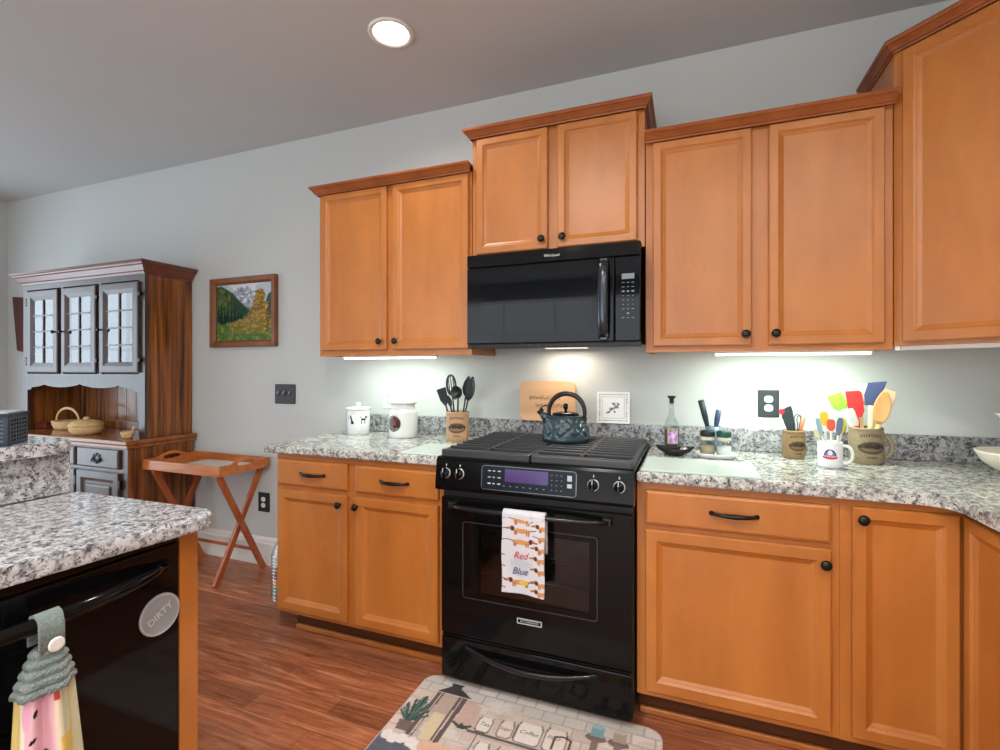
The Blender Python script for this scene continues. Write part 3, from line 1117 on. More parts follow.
# sitting dog
cv.poly([(.16, .85), (.20, .95), (.24, .80), (.30, .45), (.36, .25), (.36, .12), (.22, .12), (.23, .45), (.19, .66)], blk)
cv.line([(.09, .85), (.09, .45)], .008, blk, asp=.45); cv.ell(.10, .6, .016, .05, blk)
# standing dog
cv.rect(.66, .84, .45, .62, blk); cv.rect(.66, .69, .15, .62, blk); cv.rect(.79, .82, .15, .62, blk)
cv.ell(.86, .74, .045, .12, blk); cv.line([(.66, .6), (.62, .86)], .012, blk, asp=.45); cv.rect(.87, .92, .66, .76, blk)
# angle towards the camera from c1 is about -53 deg
curved_print('dog_print', cv, c1, lambda zz: .0630, -118, 2, z + .055, z + .115, M['print_gloss'], t, .0009)

c2 = (-.885, -.165)
t = thing('canister', 'larger white lidded crock with a round dog portrait, behind the left counter', 'canister', (*c2, CTZ))
MB().lathe([(.070, 0), (.074, .003), (.075, .02), (.076, .13), (.074, .143), (.066, .153), (.064, .158), (.064, .180), (.060, .181)], (*c2, z), 40).build('jar', M['white'], t)
ld = MB().lathe([(.064, .181), (.072, .182), (.075, .187), (.073, .193), (.050, .203), (.012, .208)], (*c2, z), 40).build('lid', M['white'], t)
MB().lathe([(.008, .206), (.007, .212), (.013, .218), (.014, .224), (.008, .229), (.002, .230)], (*c2, z), 18).build('lid_knob', M['white'], ld)
cv = Canvas(60, 70, (232, 234, 236))
cv.ell(.5, .5, .47, .49, (92, 98, 96)).ell(.5, .5, .43, .45, (120, 128, 124))
cv.ell(.60, .62, .34, .30, (112, 58, 50)); cv.ell(.52, .40, .22, .30, (140, 92, 76)); cv.ell(.80, .50, .13, .26, (66, 40, 40)); cv.ell(.38, .55, .10, .26, (58, 50, 50))
cv.ell(.60, .33, .10, .08, (52, 36, 36)); cv.ell(.52, .60, .04, .035, (24, 18, 18)); cv.ell(.68, .60, .04, .035, (24, 18, 18)); cv.ell(.30, .18, .18, .1, (96, 96, 86))
curved_print('dog_portrait', cv, c2, .0760, -136, -66, z + .035, z + .122, M['print_gloss'], t, .0008)

def thin_clear(name, tint, k):
    m = bpy.data.materials.new(name)
    m.use_nodes = True
    nt = m.node_tree
    nt.nodes.clear()
    a = nt.nodes.new('ShaderNodeBsdfTransparent'); a.inputs['Color'].default_value = tint
    b = nt.nodes.new('ShaderNodeBsdfGlossy'); b.inputs['Roughness'].default_value = 0.05
    lw = nt.nodes.new('ShaderNodeLayerWeight'); lw.inputs['Blend'].default_value = 0.25
    mu = nt.nodes.new('ShaderNodeMath'); mu.operation = 'MULTIPLY'; mu.inputs[1].default_value = k
    mx = nt.nodes.new('ShaderNodeMixShader')
    ou = nt.nodes.new('ShaderNodeOutputMaterial')
    nt.links.new(lw.outputs['Facing'], mu.inputs[0]); nt.links.new(mu.outputs[0], mx.inputs[0])
    nt.links.new(a.outputs[0], mx.inputs[1]); nt.links.new(b.outputs[0], mx.inputs[2]); nt.links.new(mx.outputs[0], ou.inputs[0])
    return m


M['clear'] = thin_clear('clear_glass', (.94, .96, .95, 1), .35)
M['stone'] = mat('stoneware', rgb(176, 146, 104), .55)


def stonecrock(name, label, c, r, h, bow, handle=None, ang=-60, base=(176, 146, 104), darkc=(46, 38, 34)):
    t = thing(name, label, 'crock', (*c, CTZ))
    m = mat('stoneware', rgb(*base), .5)
    pr = [(r * .93, 0), (r * (.97), .004), (r, h * .12), (r * bow, h * .4), (r, h * .85), (r * .985, h * .92), (r * 1.02, h * .95), (r * 1.02, h), (r * .90, h), (r * .88, h * .9), (r * .86, .012), (.002, .010)]
    MB().lathe(pr, (*c, z), 40).build('crock_body', m, t)
    cv = Canvas(96, 84, base).grain(.08, 5, 2)
    for k in range(9):
        cv.rect(.20 + k * .066, .20 + k * .066 + .045, .80 + .03 * math.sin(k * .4), .90 + .03 * math.sin(k * .4), darkc, .5)
    cv.ell(.5, .46, .36, .21, darkc, .62); cv.ell(.5, .44, .30, .11, base, .55); cv.ell(.40, .52, .12, .07, darkc, .6); cv.ell(.62, .50, .12, .08, darkc, .6)
    cv.rect(.12, .88, .44, .52, darkc, .5)
    for k in range(5):
        cv.rect(.36 + k * .06, .40 + k * .06, .10, .17, darkc, .6)

    def rf(zz):
        f = (zz - z) / h
        return r * (1 + (bow - 1) * math.sin(min(1, f / .85) * math.pi)) + .0006
    curved_print('stamped_emblem', cv, c, rf, ang - 62, ang + 62, z + .10 * h, z + .90 * h, M['print_matte'], t, .0008)
    if handle is not None:
        a = R(handle)
        mb = MB()
        pts = []
        for k in range(13):
            b = math.pi * (-.5 + k / 12)
            d_ = r * .96 + h * .20 * math.cos(b)
            pts.append((c[0] + d_ * math.cos(a), c[1] + d_ * math.sin(a), z + h * .47 + h * .30 * math.sin(b)))
        mb.tube(pts, .0085, 10, up=(0, 0, 1))
        mb.build('handle', m, t)
    return t


stonecrock('utensil_crock', 'tan stoneware crock of black cooking utensils left of the range', (-.550, -.185), .058, .150, 1.0, ang=-68, base=(184, 150, 116))
M['nylon'] = mat('black_nylon', rgb(38, 44, 48), .35)


def stick(base, top, mb, r0=.005, r1=.006):
    return mb.tube([base, top], [r0, r1], 8)


def along(base, top, facing=(-.25, -1, 0)):
    """frame at 'top': v continues the shaft, n faces the viewer side"""
    b, t_ = Vector(base), Vector(top)
    v = (t_ - b).normalized(); f = Vector(facing); n = (f - v * f.dot(v)).normalized(); u = v.cross(n)
    return frameT(t_, u, v, n)


def utensil(name, label, base, top, head, m, hm=None, group=None, cat='utensil', r0=.0045, r1=.0045):
    mb = MB(); stick(base, top, mb, r0, r1)
    T = along(base, top)
    if hm is None:
        mb.T = T; head(mb); mb.T = None
        return tag(mb.build(name, m), label, cat, group)
    t = thing(name, label, cat, base, group)
    mb.build('handle', m, t)
    mb = MB(T); head(mb); mb.build('head', hm, t)
    return t


def outline(mb, pts, t, b=.0):
    return mb.prism(pts, -t / 2, t / 2, b)


def spoonhead(w, l, depth=.010, n=18, ring=False):
    def f(mb):
        if ring:
            mb.tube([(w * math.sin(2 * math.pi * k / 24), l * (1 - math.cos(2 * math.pi * k / 24)) / 1.0 * .5 * 2 * .5, 0) for k in range(24)], .006, 8, closed=True)
            for k in (-.5, 0, .5):
                mb.tube([(w * k, l * .06 + abs(k) * l * .1, 0), (w * k, l * .94 - abs(k) * l * .1, 0)], .003, 6)
            return
        L = []
        for j in range(9):
            s_ = j / 8
            k = math.sin(math.pi * min(.985, max(.03, s_ ** .8))) ** .62
            L.append([(w * k * math.cos(2 * math.pi * i / n), l * s_, -depth * k * (.5 - .5 * math.cos(0)) + (.004 * math.sin(2 * math.pi * i / n) - depth * (1 - math.cos(2 * math.pi * i / n) ** 2) * k)) for i in range(n)])
        mb.loops(L, smooth=True)
    return f


def turnerhead(w, l, slots=True):
    def f(mb):
        outline(mb, [(-.008, -.01), (.008, -.01), (w * .8, l * .25), (w, l), (-w, l), (-w * .8, l * .25)], .003)
        if slots:
            for k in (-.5, 0, .5):
                mb.box(w * k - .002, w * k + .002, l * .35, l * .85, .0015, .003)
    return f


def ladlehead(r):
    def f(mb):
        mb.lathe([(.002, -.002), (r * .5, .004), (r * .85, .014), (r, .030), (r * .95, .030), (r * .8, .017), (.002, .003)], (0, r * .7, -.01), 24)
    return f


cx, cy = -.550, -.185
g = 'black utensils in the tan crock by the range'
U = lambda nm, lb, bx, by, tx, ty, tz, hd: utensil(nm, lb, (cx + bx, cy + by, z + .02), (cx + tx, cy + ty, tz), hd, M['nylon'], group=g)
U('slotted_spoon', 'black slotted oval spoon, tallest and second from left in the tan crock', -.01, .01, -.040, .020, 1.145, spoonhead(.030, .105, ring=True))
U('spatula', 'black turner leaning furthest left in the tan crock', -.006, -.018, -.056, -.028, 1.105, turnerhead(.032, .080))
U('ladle', 'black round ladle in the middle of the tan crock', .0, -.004, .004, -.002, 1.135, ladlehead(.036))
U('serving_spoon', 'black serving spoon behind the middle of the tan crock', .0, .024, .032, .030, 1.14, spoonhead(.030, .105))
U('pasta_server', 'black deep spoon leaning furthest right in the tan crock', .012, .004, .054, .008, 1.12, spoonhead(.030, .125))
U('stirring_spoon', 'thin black stirring spoon low between the others in the tan crock', .015, -.022, -.016, -.046, 1.09, spoonhead(.014, .06))

# glass boards either side of the range
M['frost'] = mat('frosted_glass', rgb(208, 226, 220), .18, spec=.5)


def board(label, pts):
    o = MB().prism(pts, CTZ, CTZ + .006, .002).build('glass_cutting_board', M['frost'])
    return tag(o, label, 'cutting board', 'frosted glass boards beside the range')


board('pale frosted glass cutting board on the counter left of the range', [(-.620, -.622), (-.408, -.622), (-.408, -.345), (-.620, -.345)])
board('pale frosted glass cutting board on the counter right of the range', [(.395, -.622), (.782, -.622), (.782, -.340), (.395, -.340)])

# wooden board and tile standing on the backsplash behind the range
o = MB(frameT((-.117, -.024, 1.0165), (1, 0, 0), (0, .04, 1), (0, -1, .04)))
o.prism(rrect(.292, .202, .030, cx=0, cy=.101), .002, .018, .004, 2)
t = thing('cutting_board', 'light wooden cutting board with burnt lettering standing behind the kettle', 'cutting board', (-.117, -.012, 1.0165))
o.build('board', wood('beech', rgb(212, 166, 124), rgb(224, 184, 144), (4, 20, 20), .5), t)
mb = MB()
Tb = frameT((-.117, -.024, 1.0165), (1, 0, 0), (0, .04, 1), (0, -1, .04))
rnd = random.Random(4)
for row, (zz, xa, xb) in enumerate(((.118, -.095, .060), (.078, -.060, .095))):
    x = xa
    while x < xb:
        pts = [(x + .016 * q / 6, zz + .011 * math.sin(q * 1.9 + rnd.random() * 2), .0186) for q in range(7)]
        mb.T = Tb; mb.tube(pts, .0011, 4); mb.T = None
        x += .0185
mb.build('burnt_script', mat('burnt_wood', rgb(150, 100, 62), .7), t)

t = thing('tile_trivet', 'small white square tile with black floral border leaning on the wall', 'tile', (.212, -.015, 1.0165))
Tt = frameT((.212, -.024, 1.0168), (1, 0, 0), (0, .06, 1), (0, -1, .06))
mb = MB(Tt); mb.prism(rrect(.158, .152, .003, cx=0, cy=.076), .0, .008, .001, 1); mb.build('tile', M['white'], t)
cv = Canvas(72, 72, (234, 234, 234))
rnd = random.Random(2)
gk = (92, 92, 92)
for k in range(13):
    p_ = .07 + .86 * k / 12
    for a, b in ((p_, .93), (p_, .07), (.07, p_), (.93, p_)):
        cv.ell(a, b, .022 + .012 * (k % 3 == 0), .018, gk, .85)
for a in (.14, .86):
    cv.rect(.14, .86, a - .006, a + .006, (150, 150, 150)); cv.rect(a - .006, a + .006, .14, .86, (150, 150, 150))
cv.line([(.30, .32), (.5, .45), (.68, .60)], .022, (110, 110, 108))
for a, b, s_ in ((.52, .62, .07), (.60, .52, .08), (.44, .46, .07), (.36, .34, .05), (.66, .62, .06), (.55, .36, .05)):
    cv.ell(a, b, s_, s_ * .6, (96, 98, 96), .9, rnd.random() * 3)
print_grid('printed_face', cv, lambda u, v: Tt @ Vector((-.074 + .148 * u, .004 + .144 * v, .0084)), M['print_gloss'], t)

# ------------------------------------------------------------------ counter, right of the range
bx, by = .484, -.130
t = thing('oil_bottle', 'clear glass oil bottle with black pour top and a purple flower label', 'bottle', (bx, by, CTZ))
zb = CTZ + .0005
MB().lathe([(.026, 0), (.032, .003), (.033, .02), (.033, .105), (.030, .125), (.018, .150), (.0125, .165), (.0115, .215), (.014, .217), (.014, .224), (.0095, .224), (.0095, .165), (.016, .147), (.028, .122), (.0305, .104), (.0305, .006), (.002, .005)], (bx, by, zb), 32).build('bottle', M['clear'], t)
MB().lathe([(.002, .0055), (.030, .0065), (.0302, .05), (.0302, .098), (.002, .0985)], (bx, by, zb), 28).build('oil', mat('olive_oil', rgb(104, 84, 36), .1, spec=.5), t)
MB().lathe([(.0092, .212), (.0098, .224), (.0098, .232), (.018, .240), (.0185, .246), (.002, .247)], (bx, by, zb), 20).build('stopper', M['blackmat'], t)
cv = Canvas(56, 60, (196, 170, 196))
for k in range(9):
    a = k * .7
    cv.ell(.5 + .28 * math.cos(a), .5 + .28 * math.sin(a), .20, .13, (214, 176, 214) if k % 2 else (182, 140, 190), 1, a)
cv.ell(.5, .5, .16, .16, (228, 206, 226)); cv.ell(.3, .85, .2, .1, (150, 160, 90)); cv.ell(.7, .9, .2, .08, (150, 160, 90))
curved_print('flower_label', cv, (bx, by), .0332, -120, -36, zb + .036, zb + .104, M['print_matte'], t, .0005)

t = thing('spoon_rest', 'black boat-shaped dish under the oil bottle beside the range', 'dish', (.500, -.235, CTZ))
mb = MB()
L_ = []
for (s_, zz) in ((.45, 0), (.55, .001), (.85, .014), (1.0, .030), (.97, .031), (.82, .016), (.5, .006), (.05, .005)):
    L_.append([(.500 + .062 * s_ * math.cos(2 * math.pi * i / 36) * (1.0 + .28 * abs(math.cos(2 * math.pi * i / 36)) ** 3), -.235 + .052 * s_ * math.sin(2 * math.pi * i / 36), CTZ + zz + .010 * s_ * abs(math.cos(2 * math.pi * i / 36)) ** 4) for i in range(36)])
mb.loops(L_, smooth=True)
mb.build('dish', mat('black_glaze', rgb(34, 34, 34), .22), t)
tea = tag(MB().ball((.536, -.245, CTZ + .026), .016, .016, .012).tube([(.536, -.245, CTZ + .036), (.540, -.248, CTZ + .052)], .003, 6).build('measuring_scoop', M['steel']), 'small round metal scoop lying in the black boat-shaped dish', 'scoop')

t0 = thing('shaker_tray', 'white oval tray under the salt and pepper jars', 'tray', (.660, -.240, CTZ))
mb = MB()
L_ = []
for (s_, zz) in ((.72, 0), (.80, .001), (.95, .012), (1.0, .020), (.975, .021), (.90, .012), (.78, .006), (.03, .005)):
    L_.append([(.660 + .084 * s_ * math.cos(2 * math.pi * i / 40), -.240 + .054 * s_ * math.sin(2 * math.pi * i / 40), CTZ + zz) for i in range(40)])
mb.loops(L_, smooth=True); mb.build('tray', M['white'], t0)


def shaker(label, x, y, fill, lidm, grp='salt and pepper jars'):
    t = thing('shaker_jar', label, 'jar', (x, y, CTZ + .0065), grp)
    zz = CTZ + .0065
    MB().lathe([(.028, 0), (.031, .003), (.031, .045), (.026, .056), (.025, .066), (.022, .066), (.0285, .044), (.0285, .004), (.002, .003)], (x, y, zz), 24).build('glass_jar', M['clear'], t)
    MB().lathe([(.002, .0035), (.0282, .0045), (.0282, .042), (.002, .0425)], (x, y, zz), 20).build('contents', fill, t)
    MB().lathe([(.0265, .0665), (.0275, .068), (.0275, .078), (.024, .081), (.002, .082)], (x, y, zz), 24).build('collar', mat('cream_collar', rgb(206, 200, 180), .4), t)
    MB().lathe([(.0285, .0822), (.0290, .084), (.0290, .100), (.025, .106), (.002, .107)], (x, y, zz), 24).build('lid', lidm, t)
    return t


shaker('glass jar of beige seasoning with black lid, left on the white tray', .628, -.240, mat('seasoning', rgb(186, 168, 142), .9), M['blackmat'])
shaker('glass jar of white salt with green lid, right on the white tray', .690, -.242, mat('salt', rgb(232, 232, 232), .9), mat('teal_lid', rgb(24, 74, 64), .35))
mb = MB(); mb.tube([(.648, -.160, CTZ + .010), (.632, -.163, CTZ + .11), (.620, -.165, CTZ + .165), (.604, -.168, CTZ + .232)], [.0065, .0075, .0125, .0130], 10)
t = thing('holder_cup', 'small blue cup holding two tool handles behind the seasoning jar', 'cup', (.655, -.163, CTZ))
MB().lathe([(.026, 0), (.028, .003), (.030, .122), (.027, .122), (.025, .006), (.002, .005)], (.655, -.163, CTZ), 28).build('cup', mat('blue_glaze', rgb(108, 128, 150), .3), t)
tag(mb.build('peeler', mat('dark_teal_handle', rgb(34, 48, 52), .4)), 'tall dark green handle leaning left behind the seasoning jar', 'kitchen tool')
mb = MB(); mb.tube([(.660, -.160, CTZ + .010), (.664, -.161, CTZ + .11), (.668, -.162, CTZ + .15), (.675, -.164, CTZ + .192)], [.006, .0075, .0115, .0115], 10)
tag(mb.build('peeler', mat('navy_handle', rgb(62, 78, 108), .4)), 'shorter blue handle leaning right behind the seasoning jar', 'kitchen tool')

# small crock
stonecrock('utensil_crock', 'small stoneware crock under the wall outlet holding scissors and a peeler', (.958, -.130), .041, .115, 1.04, ang=-75, base=(142, 118, 86))
c = (.958, -.130)
t = thing('kitchen_shears', 'dark scissors with red-marked handle standing in the small crock', 'scissors', (c[0], c[1], z + .02))
mb = MB()
mb.T = along((c[0] + .012, c[1], z + .02), (c[0] - .016, c[1] - .005, z + .148))
outline(mb, [(-.006, -.09), (.006, -.09), (.018, .0), (.022, .045), (.020, .066), (.004, .058), (-.020, .054), (-.022, .02), (-.016, 0)], .012, .003)
mb.build('handle', mat('slate_handle', rgb(46, 56, 60), .4), t)
mb.cur = 0
mb = MB(along((c[0] + .012, c[1], z + .02), (c[0] - .016, c[1] - .005, z + .148)))
outline(mb, [(-.026, .036), (-.012, .034), (-.004, .050), (-.016, .058), (-.028, .054)], .0135, .003); mb.build('grip_pad', mat('red_grip', rgb(196, 40, 56), .4), t)
mb = MB()
for dx, s_ in ((.014, 1), (.022, .8)):
    pts = [(c[0] + dx + .012 * s_ * math.cos(a), c[1], z + .158 + .022 * s_ * math.sin(a)) for a in [math.pi * (-.25 + 1.5 * k / 16) for k in range(17)]]
    mb.tube([(c[0] + dx * .4, c[1], z + .02)] + pts[::-1] + [(c[0] + dx * .6, c[1], z + .02)], .0022, 6)
tag(mb.build('wire_whisk', mat('dark_wire', rgb(96, 100, 104), .3, metal=.8)), 'small wire whisk with loops upward in the small crock', 'whisk')
mb = MB(); mb.tube([(c[0] + .01, c[1] - .01, z + .02), (c[0] + .024, c[1] - .014, z + .12), (c[0] + .034, c[1] - .016, z + .170)], [.005, .006, .008], 8)
tag(mb.build('peeler', mat('copper_handle', rgb(190, 110, 78), .4)), 'orange-brown peeler handle leaning right in the small crock', 'kitchen tool')

# mug
c = (1.048, -.297)
t = thing('mug', 'white mug with a blue and red emblem holding colourful gadgets', 'mug', (*c, CTZ))
MB().lathe([(.036, 0), (.039, .003), (.040, .01), (.0405, .094), (.039, .096), (.037, .094), (.0365, .008), (.002, .006)], (*c, z), 36).build('mug_body', M['white'], t)
mb = MB()
pts = []
for k in range(15):
    b = math.pi * (-.5 + k / 14)
    d_ = .039 + .030 * max(0, math.cos(b)) ** .6
    pts.append((c[0] + d_ * math.cos(R(-8)), c[1] + d_ * math.sin(R(-8)), z + .050 + .032 * math.sin(b)))
mb.tube(pts, .0055, 10); mb.build('handle', M['white'], t)
cv = Canvas(72, 52, (232, 234, 236))
cv.ell(.5, .36, .40, .56, (58, 70, 132)); cv.rect(0, 1, 0, .30, (232, 234, 236))
cv.ell(.5, .62, .15, .22, (214, 220, 232)); cv.ell(.30, .5, .08, .16, (120, 130, 176)); cv.ell(.70, .5, .08, .16, (120, 130, 176))
cv.ell(.5, .27, .49, .17, (198, 52, 70)); cv.rect(.12, .88, .26, .38, (214, 206, 214))
for k in range(7):
    cv.rect(.15 + k * .105, .21 + k * .105, .27, .36, (150, 40, 74))
curved_print('emblem', cv, c, .0405, -137, -67, z + .030, z + .074, M['print_gloss'], t, .0006)
g = 'colourful gadgets in the white mug'


def gadget(name, label, base, top, head, hcol, scol=(200, 200, 196), cat='kitchen tool'):
    return utensil(name, label, (c[0] + base[0], c[1] + base[1], z + .012), (c[0] + top[0], c[1] + top[1], z + top[2]), head, mat('shaft', rgb(*scol), .35), mat('head_plastic', rgb(*hcol), .35), g, cat, .0032, .0036)


def blade(w, l, t_=.006, tip=.6):
    return lambda mb: outline(mb, [(-w * .5, 0), (w * .5, 0), (w, l * .3), (w, l * .8), (w * tip, l), (-w * tip, l), (-w, l * .8), (-w, l * .3)], t_, .0015)


gadget('spreader', 'light blue spreader leaning furthest left in the white mug', (-.008, -.022), (-.032, -.024, .118), blade(.008, .068), (142, 182, 200))
gadget('spoon', 'yellow measuring spoon near the left in the white mug', (-.004, .016), (-.012, .020, .152), blade(.014, .052), (240, 196, 40))
gadget('spatula', 'small orange-red spatula in the middle of the white mug', (.002, .002), (.004, .004, .134), blade(.0135, .044), (228, 84, 46))
gadget('brush', 'slate blue brush right of the middle in the white mug', (.008, -.020), (.020, -.024, .122), blade(.010, .066), (92, 110, 140))
gadget('knife', 'lime green paring knife leaning right in the white mug', (.012, -.006), (.034, -.008, .126), blade(.0075, .058), (196, 214, 40))
gadget('spatula', 'dark red spatula furthest right in the white mug', (.012, .010), (.038, .016, .112), blade(.009, .050), (176, 60, 50))
gadget('spreader', 'cream spreader tucked low at the left in the white mug', (-.012, .006), (-.036, .004, .108), blade(.010, .034), (226, 214, 150))

# big crock with spatulas
c = (1.200, -.150)
stonecrock('utensil_crock', 'large stoneware mug-shaped crock of spatulas near the inside corner', c, .056, .140, 1.03, handle=-8, ang=-84, base=(140, 126, 100))
g = 'spatulas in the large crock'


def tool(name, label, bdx, bdy, top, head, m, hm, cat='spatula', r0=.006, r1=.006):
    return utensil(name, label, (c[0] + bdx, c[1] + bdy, z + .014), (c[0] + top[0], c[1] + top[1], z + top[2]), head, m, hm, g, cat, r0, r1)


WD = wood('spoon_wood', rgb(190, 140, 84), rgb(208, 164, 108), (30, 30, 3), .6)
PALE = mat('pale_handle', rgb(216, 196, 140), .5)


def scraper(w, l, t_=.010, slant=0.0):
    return lambda mb: outline(mb, [(-w * .6, 0), (w * .6, 0), (w, l * .22), (w, l * (1 - slant)), (w * .75, l), (-w * .85, l), (-w, l * (1 - slant * .2)), (-w, l * .22)], t_, .003)


tool('spatula', 'lime green spatula leaning furthest left in the large crock', .020, .018, (-.072, .020, .205), scraper(.026, .066), mat('clear_handle', rgb(224, 228, 224), .3), mat('lime', rgb(140, 214, 60), .45))
tool('spatula', 'bright red spatula left of centre in the large crock', -.010, -.008, (-.030, -.008, .178), scraper(.026, .104, .011, .1), mat('red_handle', rgb(190, 36, 40), .35), mat('red_head', rgb(214, 38, 34), .4))
tool('pastry_brush', 'pale scalloped brush standing behind the red spatula in the large crock', .0, .004, (-.018, .005, .225), scraper(.036, .080, .008), PALE, mat('cream_head', rgb(230, 208, 178), .5), 'brush')
tool('spatula', 'navy blue spatula with pale handle, tallest in the large crock', .004, -.020, (.012, -.021, .225), lambda mb: outline(mb, [(-.018, 0), (.012, 0), (.028, .030), (.044, .096), (-.014, .088), (-.024, .040)], .010, .003), PALE, mat('navy_head', rgb(52, 66, 104), .4), r0=.009, r1=.009)
tool('wooden_spoon', 'long wooden spoon right of the navy spatula in the large crock', .010, -.028, (.032, -.034, .155), spoonhead(.027, .135, .006), WD, WD, 'spoon', .007, .009)
tool('wooden_spatula', 'pale wooden turner leaning furthest right in the large crock', .004, .032, (.060, .022, .195), scraper(.022, .092, .006, .3), PALE, mat('maple_head', rgb(222, 196, 156), .6))
tool('spatula', 'narrow pale grey spatula leaning in front of the lime one in the large crock', .006, -.024, (-.038, -.027, .145), scraper(.013, .070, .008, .2), mat('dark_red', rgb(170, 70, 54), .4), mat('greywhite', rgb(206, 206, 204), .4))

# tiered stand at the right edge
sx_, sy_ = 1.622, -.275
t = thing('tiered_stand', 'cream two-tier ceramic serving stand at the right edge of the counter', 'serving stand', (sx_, sy_, CTZ))
cer = mat('cream_ceramic', rgb(226, 218, 202), .25)
MB().lathe([(.050, 0), (.055, .002), (.058, .010), (.085, .022), (.118, .048), (.134, .078), (.136, .084), (.131, .085), (.114, .056), (.082, .031), (.004, .022)], (sx_, sy_, z), 44).build('lower_bowl', cer, t)
MB().lathe([(.006, .022), (.006, .172), (.004, .173)], (sx_, sy_, z), 14).build('stem', M['bronze'], t)
MB().lathe([(.020, .172), (.045, .178), (.068, .194), (.080, .210), (.081, .214), (.077, .215), (.064, .199), (.043, .185), (.004, .180)], (sx_, sy_, z), 40).build('upper_bowl', cer, t)

# ------------------------------------------------------------------ wall plates
def plate(name, label, x0, x1, z0, z1, m, n=2, dev='outlet', dm=None):
    t = thing(name, label, 'switch' if dev == 'switch' else 'outlet', ((x0 + x1) / 2, -.003, z0))
    w, h_ = x1 - x0, z1 - z0
    T = front((x0 + x1) / 2, -.0005, (z0 + z1) / 2)
    mb = MB(T)
    L = []
    for i, nn in ((0, 0), (0, .003), (.004, .006), (.006, .0062)):
        L.append([(x, y, nn) for x, y in rrect(w - 2 * i, h_ - 2 * i, .004, 3)])
    mb.loops(L)
    mb.build('cover_plate', m, t)
    if dev == 'switch':
        for k in range(3):
            x = -.046 + .046 * k
            mb = MB(T); mb.box(x - .006, x + .006, -.013, .013, .0062, .0075, .001); s_ = mb.build('switch_slot', M['bronze'], t)
            mb = MB(T @ Matrix.Translation((x, 0, .007)) @ Matrix.Rotation(R(-28), 4, 'X')); mb.box(-.006, .006, -.005, .014, 0, .016, .002); mb.build('toggle', M['steel'], s_)
    else:
        for s_ in (-1, 1):
            mb = MB(T); mb.prism(rrect(.034, .029, .0115, 6, 0, s_ * .0195), .006, .0085, .001, 1)
            so = mb.build('socket', dm or M['whitep'], t)
            mb = MB(T)
            for q, hh in ((-.0065, .0075), (.0065, .006)):
                mb.box(q - .001, q + .001, s_ * .0195 + .001, s_ * .0195 + .001 + hh, .0085, .0087)
            mb.lathe([(.0022, .0085), (.0022, .0087)], (0, s_ * .0195 - .007, 0), 10)
            mb.build('slot', M['blackmat'], so)
    return t


BLKP = mat('charcoal_plate', rgb(52, 58, 62), .4)
plate('switch_plate', 'dark triple light switch plate on the wall left of the wall cabinets', -1.956, -1.786, 1.058, 1.184, mat('bronze_plate', rgb(48, 48, 52), .4), dev='switch')
plate('wall_outlet', 'charcoal double outlet with white sockets above the small crock', .842, .926, 1.068, 1.188, BLKP)
plate('wall_outlet', 'black double outlet low on the wall behind the tray table', -2.100, -2.003, .344, .470, mat('black_plate', rgb(26, 26, 28), .4))
plate('wall_outlet', 'white double outlet on the wall between the two white canisters', -1.125, -1.040, 1.048, 1.166, mat('ivory_plate', rgb(206, 210, 206), .4), dm=mat('ivory_socket', rgb(198, 202, 198), .4))

# ------------------------------------------------------------------ picture
t = thing('painting', 'framed landscape painting of an autumn mountain valley on the back wall', 'painting', (-2.236, -.02, 1.43))
px0, px1, pz0, pz1 = -2.512, -1.930, 1.430, 1.896
mb = MB(front(0, -.001, 0))
L_ = []
for i, nn in ((0, 0), (0, .030), (.004, .034), (.030, .030), (.038, .022), (.044, .016), (.044, .004), (.02, 0)):
    L_.append([(px0 + i, pz0 + i, nn), (px1 - i, pz0 + i, nn), (px1 - i, pz1 - i, nn), (px0 + i, pz1 - i, nn)])
mb.loops(L_, close=True)
mb.build('frame', wood('frame_wood', rgb(112, 66, 40), rgb(140, 88, 54), (8, 8, 8), .45), t)
cv = Canvas(150, 112, (176, 190, 200))
rnd = np.random.RandomState(11)
cv.poly([(.18, 1.0), (.35, .88), (.45, .94), (.60, .80), (.74, .96), (1, .98), (1, 1), (0, 1)], (206, 212, 216))
cv.poly([(.25, .80), (.40, .93), (.47, .86), (.56, .95), (.66, .84), (.80, .90), (.90, .55), (.3, .5)], (150, 158, 172))
for k in range(60):
    a, b = .35 + .42 * rnd.rand(), .60 + .30 * rnd.rand()
    cv.ell(a, b, .02 + .03 * rnd.rand(), .012 + .02 * rnd.rand(), ((220, 222, 226), (112, 118, 136), (176, 182, 194))[rnd.randint(3)], .8, rnd.rand() * 3)
cv.poly([(0, .96), (.10, .97), (.30, .84), (.50, .62), (.68, .48), (.5, .3), (0, .3)], (52, 86, 52))
cv.poly([(1, .84), (.92, .78), (.86, .60), (.80, .3), (1, .3)], (66, 84, 70))
for k in range(260):
    a = rnd.rand() * .62; b = .35 + rnd.rand() * .55
    if b < .97 - a * .72:
        cv.ell(a, b, .012 + .02 * rnd.rand(), .02 + .03 * rnd.rand(), ((38, 70, 42), (70, 104, 58), (96, 116, 60), (120, 96, 60))[rnd.randint(4)], .7)
cv.poly([(.28, .78), (.45, .66), (.60, .52), (.55, .42), (.25, .48)], (30, 58, 52), .6)
for a, hh in ((.05, .62), (.10, .70), (.16, .60), (.21, .66), (.28, .55), (.34, .58), (.40, .52), (.46, .50)):
    cv.poly([(a - .035, .30), (a + .035, .30), (a, hh)], (18, 44, 36)); cv.ell(a, .38, .03, .1, (20, 50, 40), .8)
cv.rect(0, 1, 0, .30, (84, 110, 48))
for k in range(320):
    a, b = rnd.rand(), rnd.rand() * .32
    cv.ell(a, b, .012 + .025 * rnd.rand(), .010 + .016 * rnd.rand(), ((106, 132, 54), (66, 96, 42), (150, 140, 50), (60, 110, 60), (88, 120, 92))[rnd.randint(5)], .8, rnd.rand() * 3)
